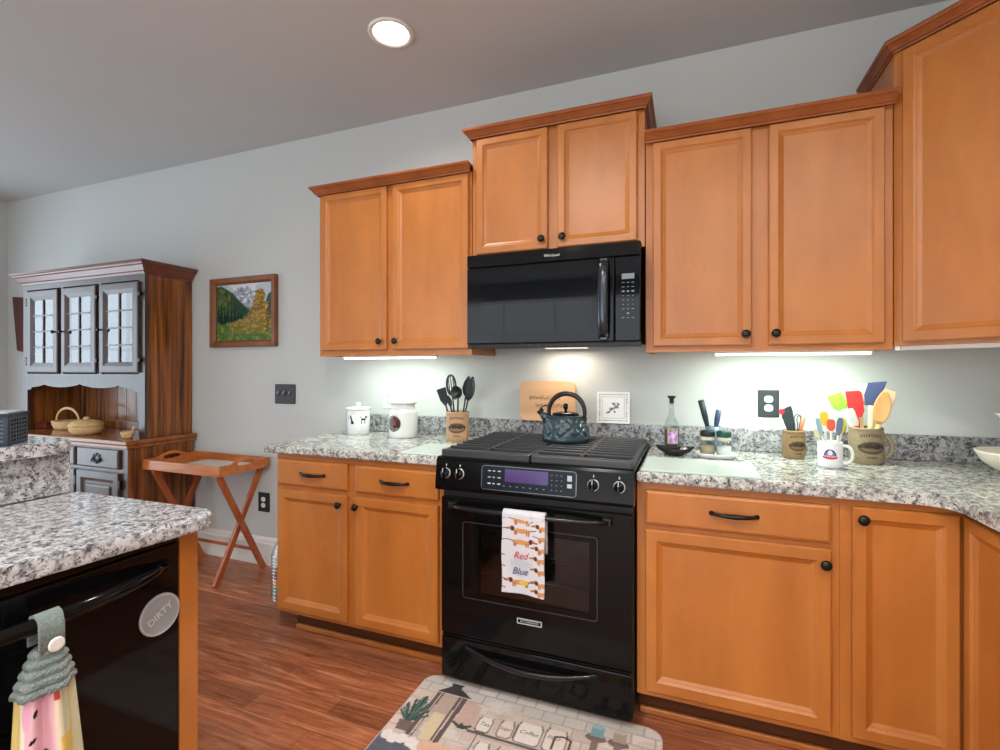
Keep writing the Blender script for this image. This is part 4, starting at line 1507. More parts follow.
for k in range(620):
    q = rnd.rand(); a = .78 + (rnd.rand() + rnd.rand() - 1) * .30 * (1 - q * .8); b = .20 + q * .66
    cv.ell(a, b, .010 + .016 * rnd.rand(), .012 + .014 * rnd.rand(), ((172, 140, 58), (140, 108, 46), (188, 156, 78), (104, 92, 44), (126, 78, 46))[rnd.randint(5)], .8, rnd.rand() * 3)
for k in range(420):
    a = .25 + rnd.rand() * .6; b = .14 + rnd.rand() * .30 * (1 - abs(a - .6) * 1.2)
    cv.ell(a, b, .010 + .018 * rnd.rand(), .010 + .016 * rnd.rand(), ((156, 130, 62), (170, 142, 76), (122, 106, 50), (96, 100, 50))[rnd.randint(4)], .7)
print_grid('canvas', cv, lambda u, v: (px0 + .040 + (px1 - px0 - .080) * u, -.010, pz0 + .040 + (pz1 - pz0 - .080) * v), M['print_matte'], t)

# narrow dark board hung in the corner left of the hutch
mb = MB(front(0, -.002, 0)); mb.prism([(-4.800, 1.440), (-4.700, 1.425), (-4.715, 1.890), (-4.870, 1.905)], 0, .03, .004)
tag(mb.build('wall_hanging', wood('redwood', rgb(74, 40, 36), rgb(96, 54, 46), (20, 20, 3), .5)), 'narrow dark red tapered board on the wall left of the hutch', 'wall decoration')

# recessed ceiling light
t = thing('recessed_light', 'lit round recessed light in the ceiling', 'light', (CLX, CLY, ZC - .01))
mb = MB(); mb.lathe([(.098, ZC - .0005), (.098, ZC - .004), (.090, ZC - .008), (.078, ZC - .006), (.074, ZC + .02), (.072, ZC + .075), (.0775, ZC + .075), (.0778, ZC)], (CLX, CLY, 0), 40, cap0=False, cap1=False)
mb.build('trim_ring', M['trimw'], t)
mb = MB(); mb.lathe([(.072, ZC + .012), (.060, ZC + .008), (.003, ZC + .005)], (CLX, CLY, 0), 36); mb.build('lens', M['lamp'], t)
area('recessed_lamp', (CLX, CLY, ZC - .012), (0, 0, 0), .12, .12, 4, (1, .95, .89), t, 'DISK', 150)
for k, (lx, ly) in enumerate(((-.11, -2.0), (1.25, -2.1), (-.65, -3.7), (.75, -3.7))):  # unseen lights; all but the first added to light the room
    w_ = ('left, before the island', 'right, added over the camera', 'left, added far behind the island', 'right, added far behind the camera')[k]
    t = thing('recessed_light', 'unseen round recessed ceiling light, ' + w_, 'light', (lx, ly, ZC - .02))
    MB().lathe([(.060, ZC - .0005), (.098, ZC - .0005), (.098, ZC - .004), (.090, ZC - .008), (.078, ZC - .006), (.076, ZC - .003)], (lx, ly, 0), 32, cap0=False, cap1=False).build('trim_ring', M['trimw'], t)
    MB().lathe([(.076, ZC - .004), (.060, ZC - .006), (.003, ZC - .007)], (lx, ly, 0), 32).build('lens', M['lamp'], t)
    area('recessed_lamp', (lx, ly, ZC - .012), (0, 0, 0), .12, .12, (22, 4, 20, 9)[k], (1, .95, .89), t, 'DISK', 160)

# ------------------------------------------------------------------ hutch
HW = wood('hutch_wood', rgb(62, 26, 10), rgb(172, 104, 44), (34, 34, 1.3), .30, coat=.35, lo=.34, hi=.70, dist=.5)
HF = wood('hutch_front', rgb(52, 38, 32), rgb(74, 54, 44), (24, 24, 3), .42, coat=.75, lo=.3, hi=.7)
nodes(HF)[1].inputs['Coat Roughness'].default_value = .32
HC = wood('hutch_crown', rgb(84, 34, 16), rgb(128, 58, 26), (3, 20, 20), .28, coat=.5)
nodes(HC)[1].inputs['Coat Weight'].default_value = 1.0
nodes(HC)[1].inputs['Coat Roughness'].default_value = .35
HB = wood('hutch_ledge', rgb(120, 64, 24), rgb(160, 96, 40), (3, 14, 14), .22, coat=.5)
HX0, HX1 = -4.06, -2.72
t = thing('china_hutch', 'tall dark wood china hutch with three glazed doors against the back wall', 'hutch', (-3.42, -.2, 0))
BX0, BX1, BYF = -4.10, -2.685, -.446
mb = MB(); mb.box(BX0, BX1, BYF, -.020, .0005, .800)
for k in range(9):      # bead grooves show as thin raised strips on the right side
    y = -.445 + .048 * k
    mb.box(BX1 - .001, BX1 + .0025, y, y + .042, .10, .795, .001, 1)
mb.box(BX0 - .01, BX1 + .012, BYF - .012, -.020, .0005, .10, .006)
mb.build('base_carcass', HW, t)
mb = MB(); mb.box(BX0 - .001, BX1 + .001, BYF - .004, BYF + .02, .10, .80); mb.build('base_face', HF, t)
mb = MB(); mb.box(BX0 - .015, BX1 + .016, BYF - .016, -.010, .785, .808, .004); mb.box(BX0 - .026, BX1 + .028, BYF - .028, -.006, .806, .836, .010, 3)
mb.build('counter_slab', HB, t)
bw = (BX1 - BX0 - .10) / 3
for k in range(3):
    a = BX0 + .05 + bw * k + .012; b = a + bw - .024
    d = slabfront(MB(), front(a, BYF - .004, .655), b - a, .120, .018).build('drawer', HF, t)
    mb = MB(front((a + b) / 2, BYF - .022, .715))
    for q in range(8):
        aa = q * math.pi / 4
        mb.ball((.034 * math.cos(aa), .024 * math.sin(aa), .002), .015, .012, .004, 8, 5)
    mb.tube([(-.036, .002, .004), (-.028, -.018, .016), (.028, -.018, .016), (.036, .002, .004)], .004, 8)
    mb.build('pull_handle', M['blackmat'], d)
    d = panel(MB(), front(a, BYF - .004, .13), b - a, .50, .020, .05)
    d.box(a + .085, b - .085, BYF - .019, BYF - .004, .215, .545, .010, 2)
    d = d.build('door', HF, t)
    for zz in (.20, .56):
        MB(front(b + .006, BYF - .005, zz)).box(-.012, .012, -.028, .028, 0, .020, .002).build('hinge', M['bronze'], d)
# upper case
UY, UZ0, UZ1 = -.308, .836, 1.905
mb = MB()
mb.box(HX0, HX0 + .02, UY, -.004, UZ0, UZ1)
mb.box(HX0 + .02, HX1 - .02, UY + .02, -.004, 1.215, 1.240); mb.box(HX0 + .02, HX1 - .02, UY + .02, -.004, 1.880, 1.905)
mb.box(HX0 + .02, HX1 - .02, -.016, -.004, UZ0, 1.88)
for k in range(12):
    x = HX0 + .025 + 1.285 * k / 12
    mb.box(x, x + .102, -.019, -.016, UZ0, 1.215, .0012, 1)
mb.box(HX0 + .02, HX1 - .02, -.036, -.016, UZ0, UZ0 + .055, .004)
mb.box(HX1 - .02, HX1, UY, -.004, UZ0, UZ1)
for k in range(7):
    y = UY + .008 + .042 * k
    mb.box(HX1 - .001, HX1 + .0022, y, y + .038, UZ0 + .002, UZ1 - .03, .001, 1)
mb.box(HX0 + .02, HX1 - .02, -.30, -.02, 1.54, 1.556)
mb.build('upper_carcass', HW, t)
mb = MB()
y0, y1 = UY - .018, UY
mb.box(HX0 - .002, HX0 + .05, y0, y1, UZ0, UZ1); mb.box(HX1 - .055, HX1 + .002, y0, y1, UZ0, UZ1)
mb.box(HX0 + .05, HX1 - .055, y0, y1, 1.862, UZ1); mb.box(HX0 + .05, HX1 - .055, y0, y1, 1.215, 1.248)
for x in (-3.592, -3.170):
    mb.box(x - .014, x + .014, y0, y1, 1.248, 1.862)
# scalloped apron
n = 90
top, bot = [], []
for i in range(n + 1):
    u = i / n
    x = HX0 + .05 + (HX1 - .055 - HX0 - .05) * u
    q = abs(u - .5) * 2
    zz = 1.178 - .022 * abs(math.sin(q * math.pi * 1.5)) ** .7 - .010 * q - (.016 if q > .93 else 0)
    bot.append(zz); top.append(x)
for i in range(n):
    a, b = top[i], top[i + 1]
    mb.add([(a, y0, bot[i]), (b, y0, bot[i + 1]), (b, y0, 1.2155), (a, y0, 1.2155), (a, y1, bot[i]), (b, y1, bot[i + 1]), (b, y1, 1.2155), (a, y1, 1.2155)],
           [(0, 1, 2, 3), (4, 7, 6, 5), (0, 4, 5, 1)])
mb.build('face_frame', HF, t)
HG = tinted('hutch_glass', (.75, .78, .8, 1), 2.6)
lace = mat('pale_lining', rgb(196, 204, 212), .8)
for k, (a, b, kx, hx) in enumerate(((-3.978, -3.612, -3.632, -3.984), (-3.568, -3.190, -3.546, -3.184), (-3.150, -2.760, -3.128, -2.752))):
    d = MB(front(a, y0, 1.258))
    w, h_ = b - a, .592
    L_ = []
    for i, nn in ((0, 0), (0, .016), (.006, .020), (.042, .020), (.070, .008), (.070, 0)):
        L_.append([(i, i, nn), (w - i, i, nn), (w - i, h_ - i, nn), (i, h_ - i, nn)])
    d.loops(L_, close=True)
    d = d.build('glazed_door', HF, t)
    g_ = MB(front(a, y0, 1.258)); g_.box(.068, w - .068, .068, h_ - .068, .003, .006); g_.build('glass', HG, d)
    g_ = MB(front(a, y0, 1.258)); g_.box(w / 2 - .006, w / 2 + .006, .068, h_ - .068, .005, .013)
    for q in (1, 2, 3):
        zz = .068 + (h_ - .136) * q / 4
        g_.box(.068, w - .068, zz - .005, zz + .005, .005, .012)
    g_.build('glazing_bars', HF, d)
    MB(front(kx, y0 - .02, 1.545)).lathe([(.006, 0), (.006, .010), (.012, .016), (.012, .022), (.004, .026)], n=16).build('knob', M['bronze'], d)
    for zz in (1.34, 1.77):
        hb = MB(front(hx, y0, zz))
        hb.box(-.014, .014, -.012, .012, 0, .021, .002); hb.ball((0, .022, .020), .006, .008, .004, 8, 5); hb.ball((0, -.022, .020), .006, .008, .004, 8, 5)
        hb.build('hinge', M['bronze'], d)
MB().box(HX0 + .03, HX1 - .03, -.0245, -.0195, 1.25, 1.87).build('cupboard_lining', lace, t)
HCP = [(0, 0), (.008, 0), (.010, .012), (.018, .018), (.038, .048), (.048, .054), (.050, .062), (.058, .068), (.058, .080), (0, .080)]
mb = MB(); sweep(mb, [(HX0, -.004), (HX0, y0), (HX1, y0), (HX1, -.004)], HCP, 1.900, 1); mb.box(HX0, HX1, y0, -.004, 1.970, 1.979)
mb.build('crown_moulding', HC, t)

# things on the hutch counter
HZ = .8362
straw = wood('straw', rgb(196, 158, 108), rgb(232, 202, 154), (60, 60, 120), .8, spec=.15)


def weave_lathe(prof, c, rx, ry, n=48):
    L = []
    for j, (r_, zz) in enumerate(prof):
        L.append([(c[0] + rx * r_ * (1 + .02 * math.sin(i * math.pi * 12 * 2 / n + j * math.pi)) * math.cos(2 * math.pi * i / n), c[1] + ry * r_ * (1 + .02 * math.sin(i * math.pi * 12 * 2 / n + j * math.pi)) * math.sin(2 * math.pi * i / n), c[2] + zz) for i in range(n)])
    return MB().loops(L, smooth=True)


t = thing('basket', 'oval straw basket with a tall arched handle on the hutch counter', 'basket', (-3.77, -.20, HZ), 'straw baskets on the hutch')
weave_lathe([(.75, 0), (.85, .006), (.92, .02), (.97, .035), (1.0, .05), (1.04, .058), (1.0, .063), (.92, .05), (.86, .03), (.75, .008), (.02, .006)], (-3.77, -.20, HZ), .125, .08).build('bowl', straw, t)
mb = MB()
mb.tube([(-3.77 + .138 * math.cos(math.pi * k / 20), -.20, HZ + .055 + .100 * math.sin(math.pi * k / 20)) for k in range(21)], .010, 8, flat=.5, up=(0, 1, 0))
mb.build('handle', straw, t)
t = thing('basket', 'round straw basket with a knobbed lid on the hutch counter', 'basket', (-3.305, -.33, HZ), 'straw baskets on the hutch')
weave_lathe([(.70, 0), (.85, .008), (.97, .025), (1.0, .04), (.98, .052), (.95, .056)], (-3.305, -.33, HZ), .100, .095).build('bowl', straw, t)
ld = weave_lathe([(.97, .0565), (1.05, .058), (1.03, .068), (.85, .085), (.5, .096), (.15, .100)], (-3.305, -.33, HZ), .100, .095).build('lid', straw, t)
MB().ball((-3.305, -.33, HZ + .108), .020, .020, .012).build('lid_knob', straw, ld)
t = thing('basket', 'tiny straw ladle-shaped basket at the right end of the hutch counter', 'basket', (-2.815, -.37, HZ), 'straw baskets on the hutch')
weave_lathe([(.6, 0), (.8, .008), (1.0, .03), (1.06, .042), (1.0, .044), (.75, .012), (.02, .008)], (-2.815, -.37, HZ), .038, .036).build('bowl', straw, t)
mb = MB(); mb.tube([(-2.79, -.365, HZ + .035), (-2.775, -.362, HZ + .055), (-2.765, -.360, HZ + .080)], [.007, .006, .007], 8); mb.build('handle', straw, t)
mb = MB(); mb.box(-4.03, -3.925, -.26, -.06, HZ, HZ + .030, .010, 3); mb.box(-4.027, -3.93, -.255, -.065, HZ + .031, HZ + .045, .007, 3)
tag(mb.build('folded_cloth', mat('dark_red_cloth', rgb(112, 34, 26), .8)), 'dark red folded cloth at the left end of the hutch counter', 'cloth')

# ------------------------------------------------------------------ tray table
TWd = wood('tray_wood', rgb(172, 96, 44), rgb(204, 128, 72), (5, 26, 26), .28, coat=.3)
LWd = wood('tray_leg_wood', rgb(146, 70, 34), rgb(180, 98, 52), (20, 20, 4), .35, coat=.2)
tx0, tx1, ty0, ty1 = -2.650, -1.985, -.385, -.018
TZ0, TZ1 = .655, .712
t = thing('tray_table', 'reddish wooden folding tray table with crossed legs beside the hutch', 'tray table', ((tx0 + tx1) / 2, (ty0 + ty1) / 2, 0))
mb = MB(); mb.box(tx0 + .004, tx1 - .004, ty0 + .004, ty1 - .004, TZ0, TZ0 + .012)
tr = mb.build('tray', TWd, t)
MB().box(tx0, tx1, ty0, ty0 + .013, TZ0 - .004, TZ1, .003).build('rail', TWd, tr)
MB().box(tx0, tx1, ty1 - .013, ty1, TZ0 - .004, TZ1, .003).build('rail', TWd, tr)
for x in (tx0, tx1 - .013):
    T_ = frameT((x, 0, 0), (0, 1, 0), (0, 0, 1), (1, 0, 0))
    ym = (ty0 + ty1) / 2
    mb = MB(T_)
    N = 40
    outer_top, hole = [], []
    for i in range(N + 1):
        y = ty0 + .013 + (ty1 - ty0 - .026) * i / N
        q = max(0, 1 - ((y - ym) / .10) ** 2)
        k = q ** 1.2
        zt = TZ1 + .030 * k
        inside = abs(y - ym) < .058
        e = math.sqrt(max(0, 1 - ((y - ym) / .058) ** 2)) if inside else 0
        outer_top.append((y, zt)); hole.append((y, TZ1 - .006 - .012 * e ** .5 if inside else None, TZ1 - .006 + .016 * e ** .5 if inside else None))
    for i in range(N):
        (ya, za), (yb, zb_) = outer_top[i], outer_top[i + 1]
        ha, hb = hole[i], hole[i + 1]
        segs = []
        if ha[1] is None and hb[1] is None:
            segs.append((TZ0 - .004, TZ0 - .004, za, zb_))
        else:
            m0 = TZ1 - .006
            la, ua = (ha[1], ha[2]) if ha[1] is not None else (m0, m0)
            lb, ub = (hb[1], hb[2]) if hb[1] is not None else (m0, m0)
            segs += [(TZ0 - .004, TZ0 - .004, la, lb), (ua, ub, za, zb_)]
        for (p, q, r_, s_) in segs:
            mb.add([(ya, p, 0), (yb, q, 0), (yb, s_, 0), (ya, r_, 0), (ya, p, .013), (yb, q, .013), (yb, s_, .013), (ya, r_, .013)],
                   [(0, 1, 2, 3), (4, 7, 6, 5), (0, 4, 5, 1), (3, 2, 6, 7)])
    mb.build('handle_rail', TWd, tr)
for x, inn in ((-2.005, -.024), (-2.560, .024)):
    MB().bar((x, -.370, .650), (x, -.050, .004), .022, .034, up=(0, 1, 0), b=.002).build('leg', LWd, t)
    MB().bar((x + inn, -.045, .650), (x + inn, -.375, .004), .022, .034, up=(0, 1, 0), b=.002).build('leg', LWd, t)
MB().tube([(-2.005, -.125, .147), (-2.560, -.125, .147)], .010, 10).build('stretcher', LWd, t)
o = MB().box(-2.50, -2.10, -.355, -.05, TZ0 + .0125, TZ0 + .0150, .001, 1).build('tray_reflection', mat('pale_reflection', rgb(206, 204, 196), .35))  # pale sheet in place of light reflected off the glossy tray
tag(o, 'pale sheet standing in for the reflection on the wooden folding tray', 'tray_reflection')

# clear jug on the floor behind the left base cabinet
jx, jy = -1.515, -.300
t = thing('water_jug', 'clear ribbed jug on the floor behind the left base cabinet', 'jug', (jx, jy, 0.0005))
cl = thin_clear('clear_plastic', (.90, .95, .96, 1), .5)
pr = [(.085, 0.0005), (.100, .004)]
for k in range(14):
    zz = .012 + .018 * k
    pr += [(.110, zz), (.116, zz + .006), (.116, zz + .011), (.110, zz + .016)]
pr += [(.108, .27), (.095, .31), (.065, .345), (.035, .360), (.030, .372)]
MB().lathe(pr, (jx, jy, 0), 36).build('jug_body', cl, t)
MB().lathe([(.033, .3725), (.034, .374), (.034, .395), (.030, .398), (.002, .398)], (jx, jy, 0), 20).build('cap', M['whitep'], t)
MB().lathe([(.104, .095), (.104, .135)], (jx, jy, 0), 36, cap0=False, cap1=False).build('orange_label', mat('orange_label', rgb(226, 130, 60), .5), t)
MB().lathe([(.104, .055), (.104, .092)], (jx, jy, 0), 36, cap0=False, cap1=False).build('green_label', mat('green_label', rgb(60, 140, 96), .5), t)

# ------------------------------------------------------------------ island
IS = thing('island_cabinet', 'maple island base with a plain end panel beside the dishwasher', 'cabinet', (-.9, -2.2, 0))
mb = MB()
mb.box(-1.150, -.640, -1.588, -1.540, .0005, .8755)
mb.box(-1.150, -.665, -1.5885, -2.185, .0005, .02); mb.box(-1.150, -1.13, -2.185, -1.5885, .02, .8755)
mb.build('end_panel', M['maple'], IS)
mb = MB(); mb.box(-1.150, -.645, -3.0, -2.196, .105, .8755, .001, 1); mb.box(-1.15, -.72, -3.0, -2.196, .0005, .106)
mb.build('carcass', M['maple'], IS)
Tz = lambda y, zz: frameT((-.645, y, zz), (0, 1, 0), (0, 0, 1), (1, 0, 0))
d = panel(MB(), Tz(-2.98, .128), .76, .576).build('door', M['maple'], IS)
knob(frameT((-.625, -2.26, .66), (0, 1, 0), (0, 0, 1), (1, 0, 0)), d)
d = slabfront(MB(), Tz(-2.98, .726), .76, .122).build('drawer', M['maple'], IS)
pull(frameT((-.625, -2.60, .787), (0, 1, 0), (0, 0, 1), (1, 0, 0)), d)

cor = [(-.570 - .045 + .045 * math.cos(R(a)), -1.530 - .045 + .045 * math.sin(R(a))) for a in range(0, 91, 15)]
o = MB().prism([(-1.152, -3.05), (-.640, -3.05), (-.618, -1.95)] + cor + [(-1.152, -1.530)], .8765, .914, .009, 3).build('countertop', M['granite2'])
tag(o, 'speckled grey granite countertop of the island over the dishwasher', 'countertop')
W_ = thing('bar_wall', 'low raised wall with granite facing at the back of the island', 'wall', (-1.22, -2.2, 0))
MB().box(-1.290, -1.175, -3.05, -1.560, .0005, 1.036).build('wall_core', M['wall'], W_)
MB().box(-1.1745, -1.153, -3.05, -1.553, .9145, 1.036, .002, 1).build('granite_facing', M['granite2'], W_)
cor = [(-1.115 - .05 + .05 * math.cos(R(a)), -1.552 - .05 + .05 * math.sin(R(a))) for a in range(0, 91, 15)]
o = MB().prism([(-1.56, -3.05), (-1.115, -3.05)] + cor + [(-1.56, -1.552)], 1.037, 1.073, .009, 3).build('bar_top', M['granite2'])
tag(o, 'raised granite bar top at the back of the island, holding the blue basket', 'countertop')

DW = thing('dishwasher', 'black dishwasher under the island countertop with a curved bar handle', 'dishwasher', (-.8, -1.89, 0))
dy0, dy1 = -2.190, -1.5895
MB().box(-1.12, -.664, dy0 + .004, dy1 - .004, .10, .868).build('tub', M['blackmat'], DW)
MB().box(-1.12, -.71, dy0 + .01, dy1 - .01, .021, .10).build('toe_panel', M['blackmat'], DW)
mb = MB(); mb.box(-.6635, -.640, dy0, dy1, .105, .846, .004); mb.box(-.6635, -.643, dy0, dy1, .848, .868, .003)
dd = mb.build('door', M['black'], DW)
mb = MB()
pts = []
hy0, hy1 = -2.145, -1.635
for k in range(21):
    u = -1 + k / 10
    pts.append((-.632 + .052 * (1 - abs(u) ** 2.4), (hy0 + hy1) / 2 + (hy1 - hy0) / 2 * u, .800))
mb.tube(pts, [.0150 - .003 * abs(-1 + k / 10) ** 3 for k in range(21)], 12)
for y in (hy0, hy1):
    mb.box(-.641, -.624, y - .016, y + .016, .787, .813, .005)
mb.build('handle', M['black'], dd)
Ts = frameT((-.6399, -1.638, .685), (0, 1, 0), (0, 0, 1), (1, 0, 0))
t = thing('magnet', 'round grey dishwasher magnet reading DIRTY', 'magnet', (-.6395, -1.638, .635))
MB(Ts).lathe([(.049, .0002), (.049, .0016), (.0485, .002)], n=40).build('disc', mat('magnet_grey', rgb(150, 156, 162), .5), t)
mb = MB(Ts); mb.loops([[(r_ * math.cos(2 * math.pi * i / 48), r_ * math.sin(2 * math.pi * i / 48), nn) for i in range(48)] for r_, nn in ((.0470, .0019), (.0470, .0024), (.0440, .0024), (.0440, .0019))], close=True)
mb.build('rim', M['silver'], t)
text_mesh(MB(), 'DIRTY', .024, Ts @ Matrix.Rotation(R(29), 4, 'Z') @ Matrix.Translation((0, 0, .0021)), .0004, xs=.95).build('lettering', mat('pale_ink', rgb(214, 218, 220), .5), t)

# crochet-topped towel on the dishwasher handle
yc = -1.892
t = thing('hanging_towel', 'watermelon print towel with grey crochet top buttoned on the dishwasher handle', 'towel', (-.58, yc, .45))
wool = mat('grey_wool', rgb(118, 134, 132), .95, sheen=.4)
nt, p_ = nodes(wool)
bump(nt, p_, noise(nt, coords(nt, (1, 1, 1)), 260, 2), 1.0, .006)
hx = -.581
mb = MB()
rows = [(-.019, .758), (-.019, .795), (-.012, .816), (.0, .8205), (.013, .815), (.020, .795), (.021, .748), (.016, .748), (.0155, .795), (.010, .810), (0, .815), (-.010, .811), (-.0145, .795), (-.0145, .758)]
L_ = []
for k in range(13):
    y = yc - .020 + .040 * k / 12
    b = .0012 * (k % 2)
    L_.append([(hx + a * (1 + b * 10), y, zz) for a, zz in rows])
mb.loops(L_, smooth=True)
mb.build('strap', wool, t)
MB(frameT((hx + .0225, yc + .004, .760), (0, 1, 0), (0, 0, 1), (1, 0, 0))).lathe([(.0125, 0), (.0135, .002), (.0125, .005), (.008, .0042), (.002, .004)], n=20).build('button', M['whitep'], t)
mb = MB()
L_ = []
n = 80
for j in range(27):
    s_ = j / 26
    zz = .757 - .075 * s_
    rx = .013 + .014 * s_; ry = .018 + .024 * s_ ** .8
    rid = .0045 * abs(math.sin(s_ * math.pi * 4.5)) + .001
    L_.append([(hx + .004 + (rx + rid + .004 * s_ * math.sin(5 * a)) * math.cos(a), yc - .004 * s_ + (ry + rid + .005 * s_ * math.sin(5 * a)) * math.sin(a), zz - (.006 * abs(math.sin(a * 12)) if j == 26 else 0)) for a in [2 * math.pi * i / n for i in range(n)]])
mb.loops(L_, smooth=True)
mb.build('crochet_top', wool, t)
cv = Canvas(220, 110, (206, 208, 176)).grain(.04, 8)
pink, seed, yel = (232, 186, 200), (52, 36, 36), (226, 204, 132)
# canvas u runs round the cloth: 0 = towards the dishwasher
for a, b, c_ in ((.02, .12, pink), (.15, .25, yel), (.285, .335, (236, 226, 206)), (.335, .50, pink), (.50, .54, (226, 214, 190)), (.60, .68, yel), (.76, .90, pink)):
    cv.rect(a, b, 0, 1, c_)
cv.rect(.52, .66, .42, .60, (230, 196, 96), .8); cv.rect(.50, .525, .9, 1, (190, 70, 60)); cv.ell(.345, .86, .03, .12, (232, 176, 200))
for k, (a, b, r_) in enumerate(((.40, .86, .6), (.385, .66, .1), (.37, .45, -.3), (.43, .34, .5), (.39, .22, 0), (.44, .10, .6), (.47, .5, 1.2), (.57, .40, 1.2), (.60, .22, .1), (.575, .12, .6), (.05, .5, 0), (.18, .3, .4), (.80, .6, .4), (.85, .3, -.3))):
    cv.ell(a, b, .013, .030, seed, 1, r_ - .8)


def hang_fn(u, v):
    a = 2 * math.pi * u + math.pi
    s_ = 1 - v
    zz = .682 - .235 * s_
    fold = math.sin(5 * a) * (.006 + .008 * s_) + .004 * math.sin(9 * a + 1)
    rx = .022 + .006 * s_ + fold; ry = .040 + .012 * s_ + fold * .6
    return (hx + .006 + rx * math.cos(a), yc - .004 + .006 * s_ + ry * math.sin(a), zz)


print_grid('printed_cloth', cv, hang_fn, M['print_cloth'], t)

# basket on the bar
t = thing('basket', 'dark blue slotted plastic basket with white liner on the raised bar top', 'basket', (-1.22, -1.70, 1.0735))
bz = 1.0735
bl_m = mat('navy_plastic', rgb(34, 44, 60), .45)
Tq = frameT((-1.138, -1.700, bz), (-s2, -s2, 0), (-s2, s2, 0), (0, 0, 1))
bw_, bd_, bh = .24, .105, .086
mb = MB(Tq)
mb.box(0, bw_, 0, bd_, 0, .004, .001, 1)


def slotted(mb, T, w, h_, nx, nz):
    holes = []
    for i in range(nx):
        for k in range(nz):
            x = .008 + (w - .016) * (i + .18) / nx
            zz = .008 + (h_ - .022) * (k + .2) / nz
            holes.append((x, x + (w - .016) / nx * .64, zz, zz + (h_ - .022) / nz * .55))
    q = plate_with_holes(0, w, 0, h_, holes, 0, .003, T)
    old = mb.T; mb.T = None; mb.add(q.v, q.f); mb.T = old


slotted(mb, Tq, bw_, bh, 12, 6)
slotted(mb, Tq @ Matrix.Translation((0, bd_ - .003, 0)), bw_, bh, 12, 6)
Ry = frameT((.003, 0, 0), (0, 1, 0), (-1, 0, 0), (0, 0, 1))
slotted(mb, Tq @ Ry, bd_, bh, 6, 6)
slotted(mb, Tq @ Matrix.Translation((bw_ - .003, 0, 0)) @ Ry, bd_, bh, 6, 6)
for a, b, c_, d_ in ((-.004, bw_ + .004, -.004, .004), (-.004, bw_ + .004, bd_ - .004, bd_ + .004), (-.004, .004, 0, bd_), (bw_ - .004, bw_ + .004, 0, bd_)):
    mb.box(a, b, c_, d_, bh - .006, bh, .002, 1)
mb.build('basket_body', bl_m, t)
mb = MB(Tq); mb.box(.006, bw_ - .006, .006, bd_ - .006, .006, bh + .005, .003, 1)
mb.build('liner', mat('white_liner', rgb(150, 160, 172), .8), t)

# ------------------------------------------------------------------ floor mat
cv = Canvas(232, 152, (196, 184, 174))
rnd = np.random.RandomState(5)


class Flip:
    """mat drawing in (u, v from the back edge)"""
    def __init__(s, c): s.c = c
    def poly(s, pts, col_, k=1.0): s.c.poly([(a, 1 - b) for a, b in pts], col_, k)
    def ell(s, a, b, rx, ry, col_, k=1.0, r_=0): s.c.ell(a, 1 - b, rx, ry, col_, k, -r_)
    def rect(s, a, b, c_, d_, col_, k=1.0): s.c.rect(a, b, 1 - d_, 1 - c_, col_, k)
    def line(s, pts, w, col_, k=1.0): s.c.line([(a, 1 - b) for a, b in pts], w, col_, k, asp=.655)


F = Flip(cv)
for r_ in range(12):
    for c_ in range(16):
        x = c_ * .085 - (.042 if r_ % 2 else 0); y = r_ * .085
        q = rnd.rand() * 22 - 11
        F.rect(x + .004, x + .081, y + .006, y + .080, (204 + q, 196 + q, 190 + q) if r_ < 2 else (204 + q, 188 + q, 178 + q))
        F.rect(x + .081, x + .085, y, y + .085, (166, 156, 148)); F.rect(x, x + .085, y + .080, y + .085, (170, 160, 152))
for k in range(90):
    F.ell(rnd.rand(), .15 + rnd.rand() * .85, .03 + .06 * rnd.rand(), .03 + .05 * rnd.rand(), ((212, 192, 180), (222, 214, 206), (196, 172, 160))[rnd.randint(3)], .35, rnd.rand() * 3)
dkb, grn = (104, 88, 86), (70, 92, 84)
F.poly([(.235, .16), (.31, .2), (.31, .38), (.235, .38)], (196, 164, 152), .8)
for x0_, x1_ in ((.094, .112), (.118, .124), (.196, .206), (.212, .232)):
    F.poly([(x0_, .16), (x1_, .16), (x1_ - .004, .56), (x0_ - .004, .56)], dkb)
F.poly([(.125, .16), (.195, .16), (.193, .36), (.128, .36)], (182, 164, 152))
F.poly([(.138, .335), (.188, .335), (.196, .56), (.146, .56)], (214, 196, 164))
F.poly([(.128, .045), (.185, .045), (.180, .085), (.205, .105), (.250, .152), (.088, .152), (.118, .105), (.134, .085)], (70, 64, 66))
for k in range(16):
    a = -1.15 + 2.3 * k / 15
    F.line([(.062, .47), (.062 + .075 * math.sin(a) * (.7 + .3 * rnd.rand()), .47 - .24 * math.cos(a) * (.8 + .25 * rnd.rand()))], .005, (grn, (96, 120, 112), (58, 78, 74))[k % 3])
F.poly([(.030, .46), (.096, .46), (.088, .54), (.040, .54)], (120, 104, 98))
F.rect(0, .16, .60, 1, (98, 98, 110)); F.rect(.16, .30, .66, 1, (188, 150, 128))
for x, y in ((.030, .597), (.060, .61), (.092, .595), (.133, .600), (.160, .615)):
    F.ell(x, y, .022, .038, (226, 220, 214))
for x in (.19, .23, .27):
    F.ell(x, .60, .026, .05, (218, 178, 154))
for k in range(7):
    F.line([(.27, .40), (.235 + .012 * k, .37 + .012 * (k % 3))], .006, (64, 78, 66))
F.rect(.30, .70, .395, .415, dkb); F.rect(.30, .70, .60, .615, dkb); F.rect(.345, .351, .415, .60, dkb)


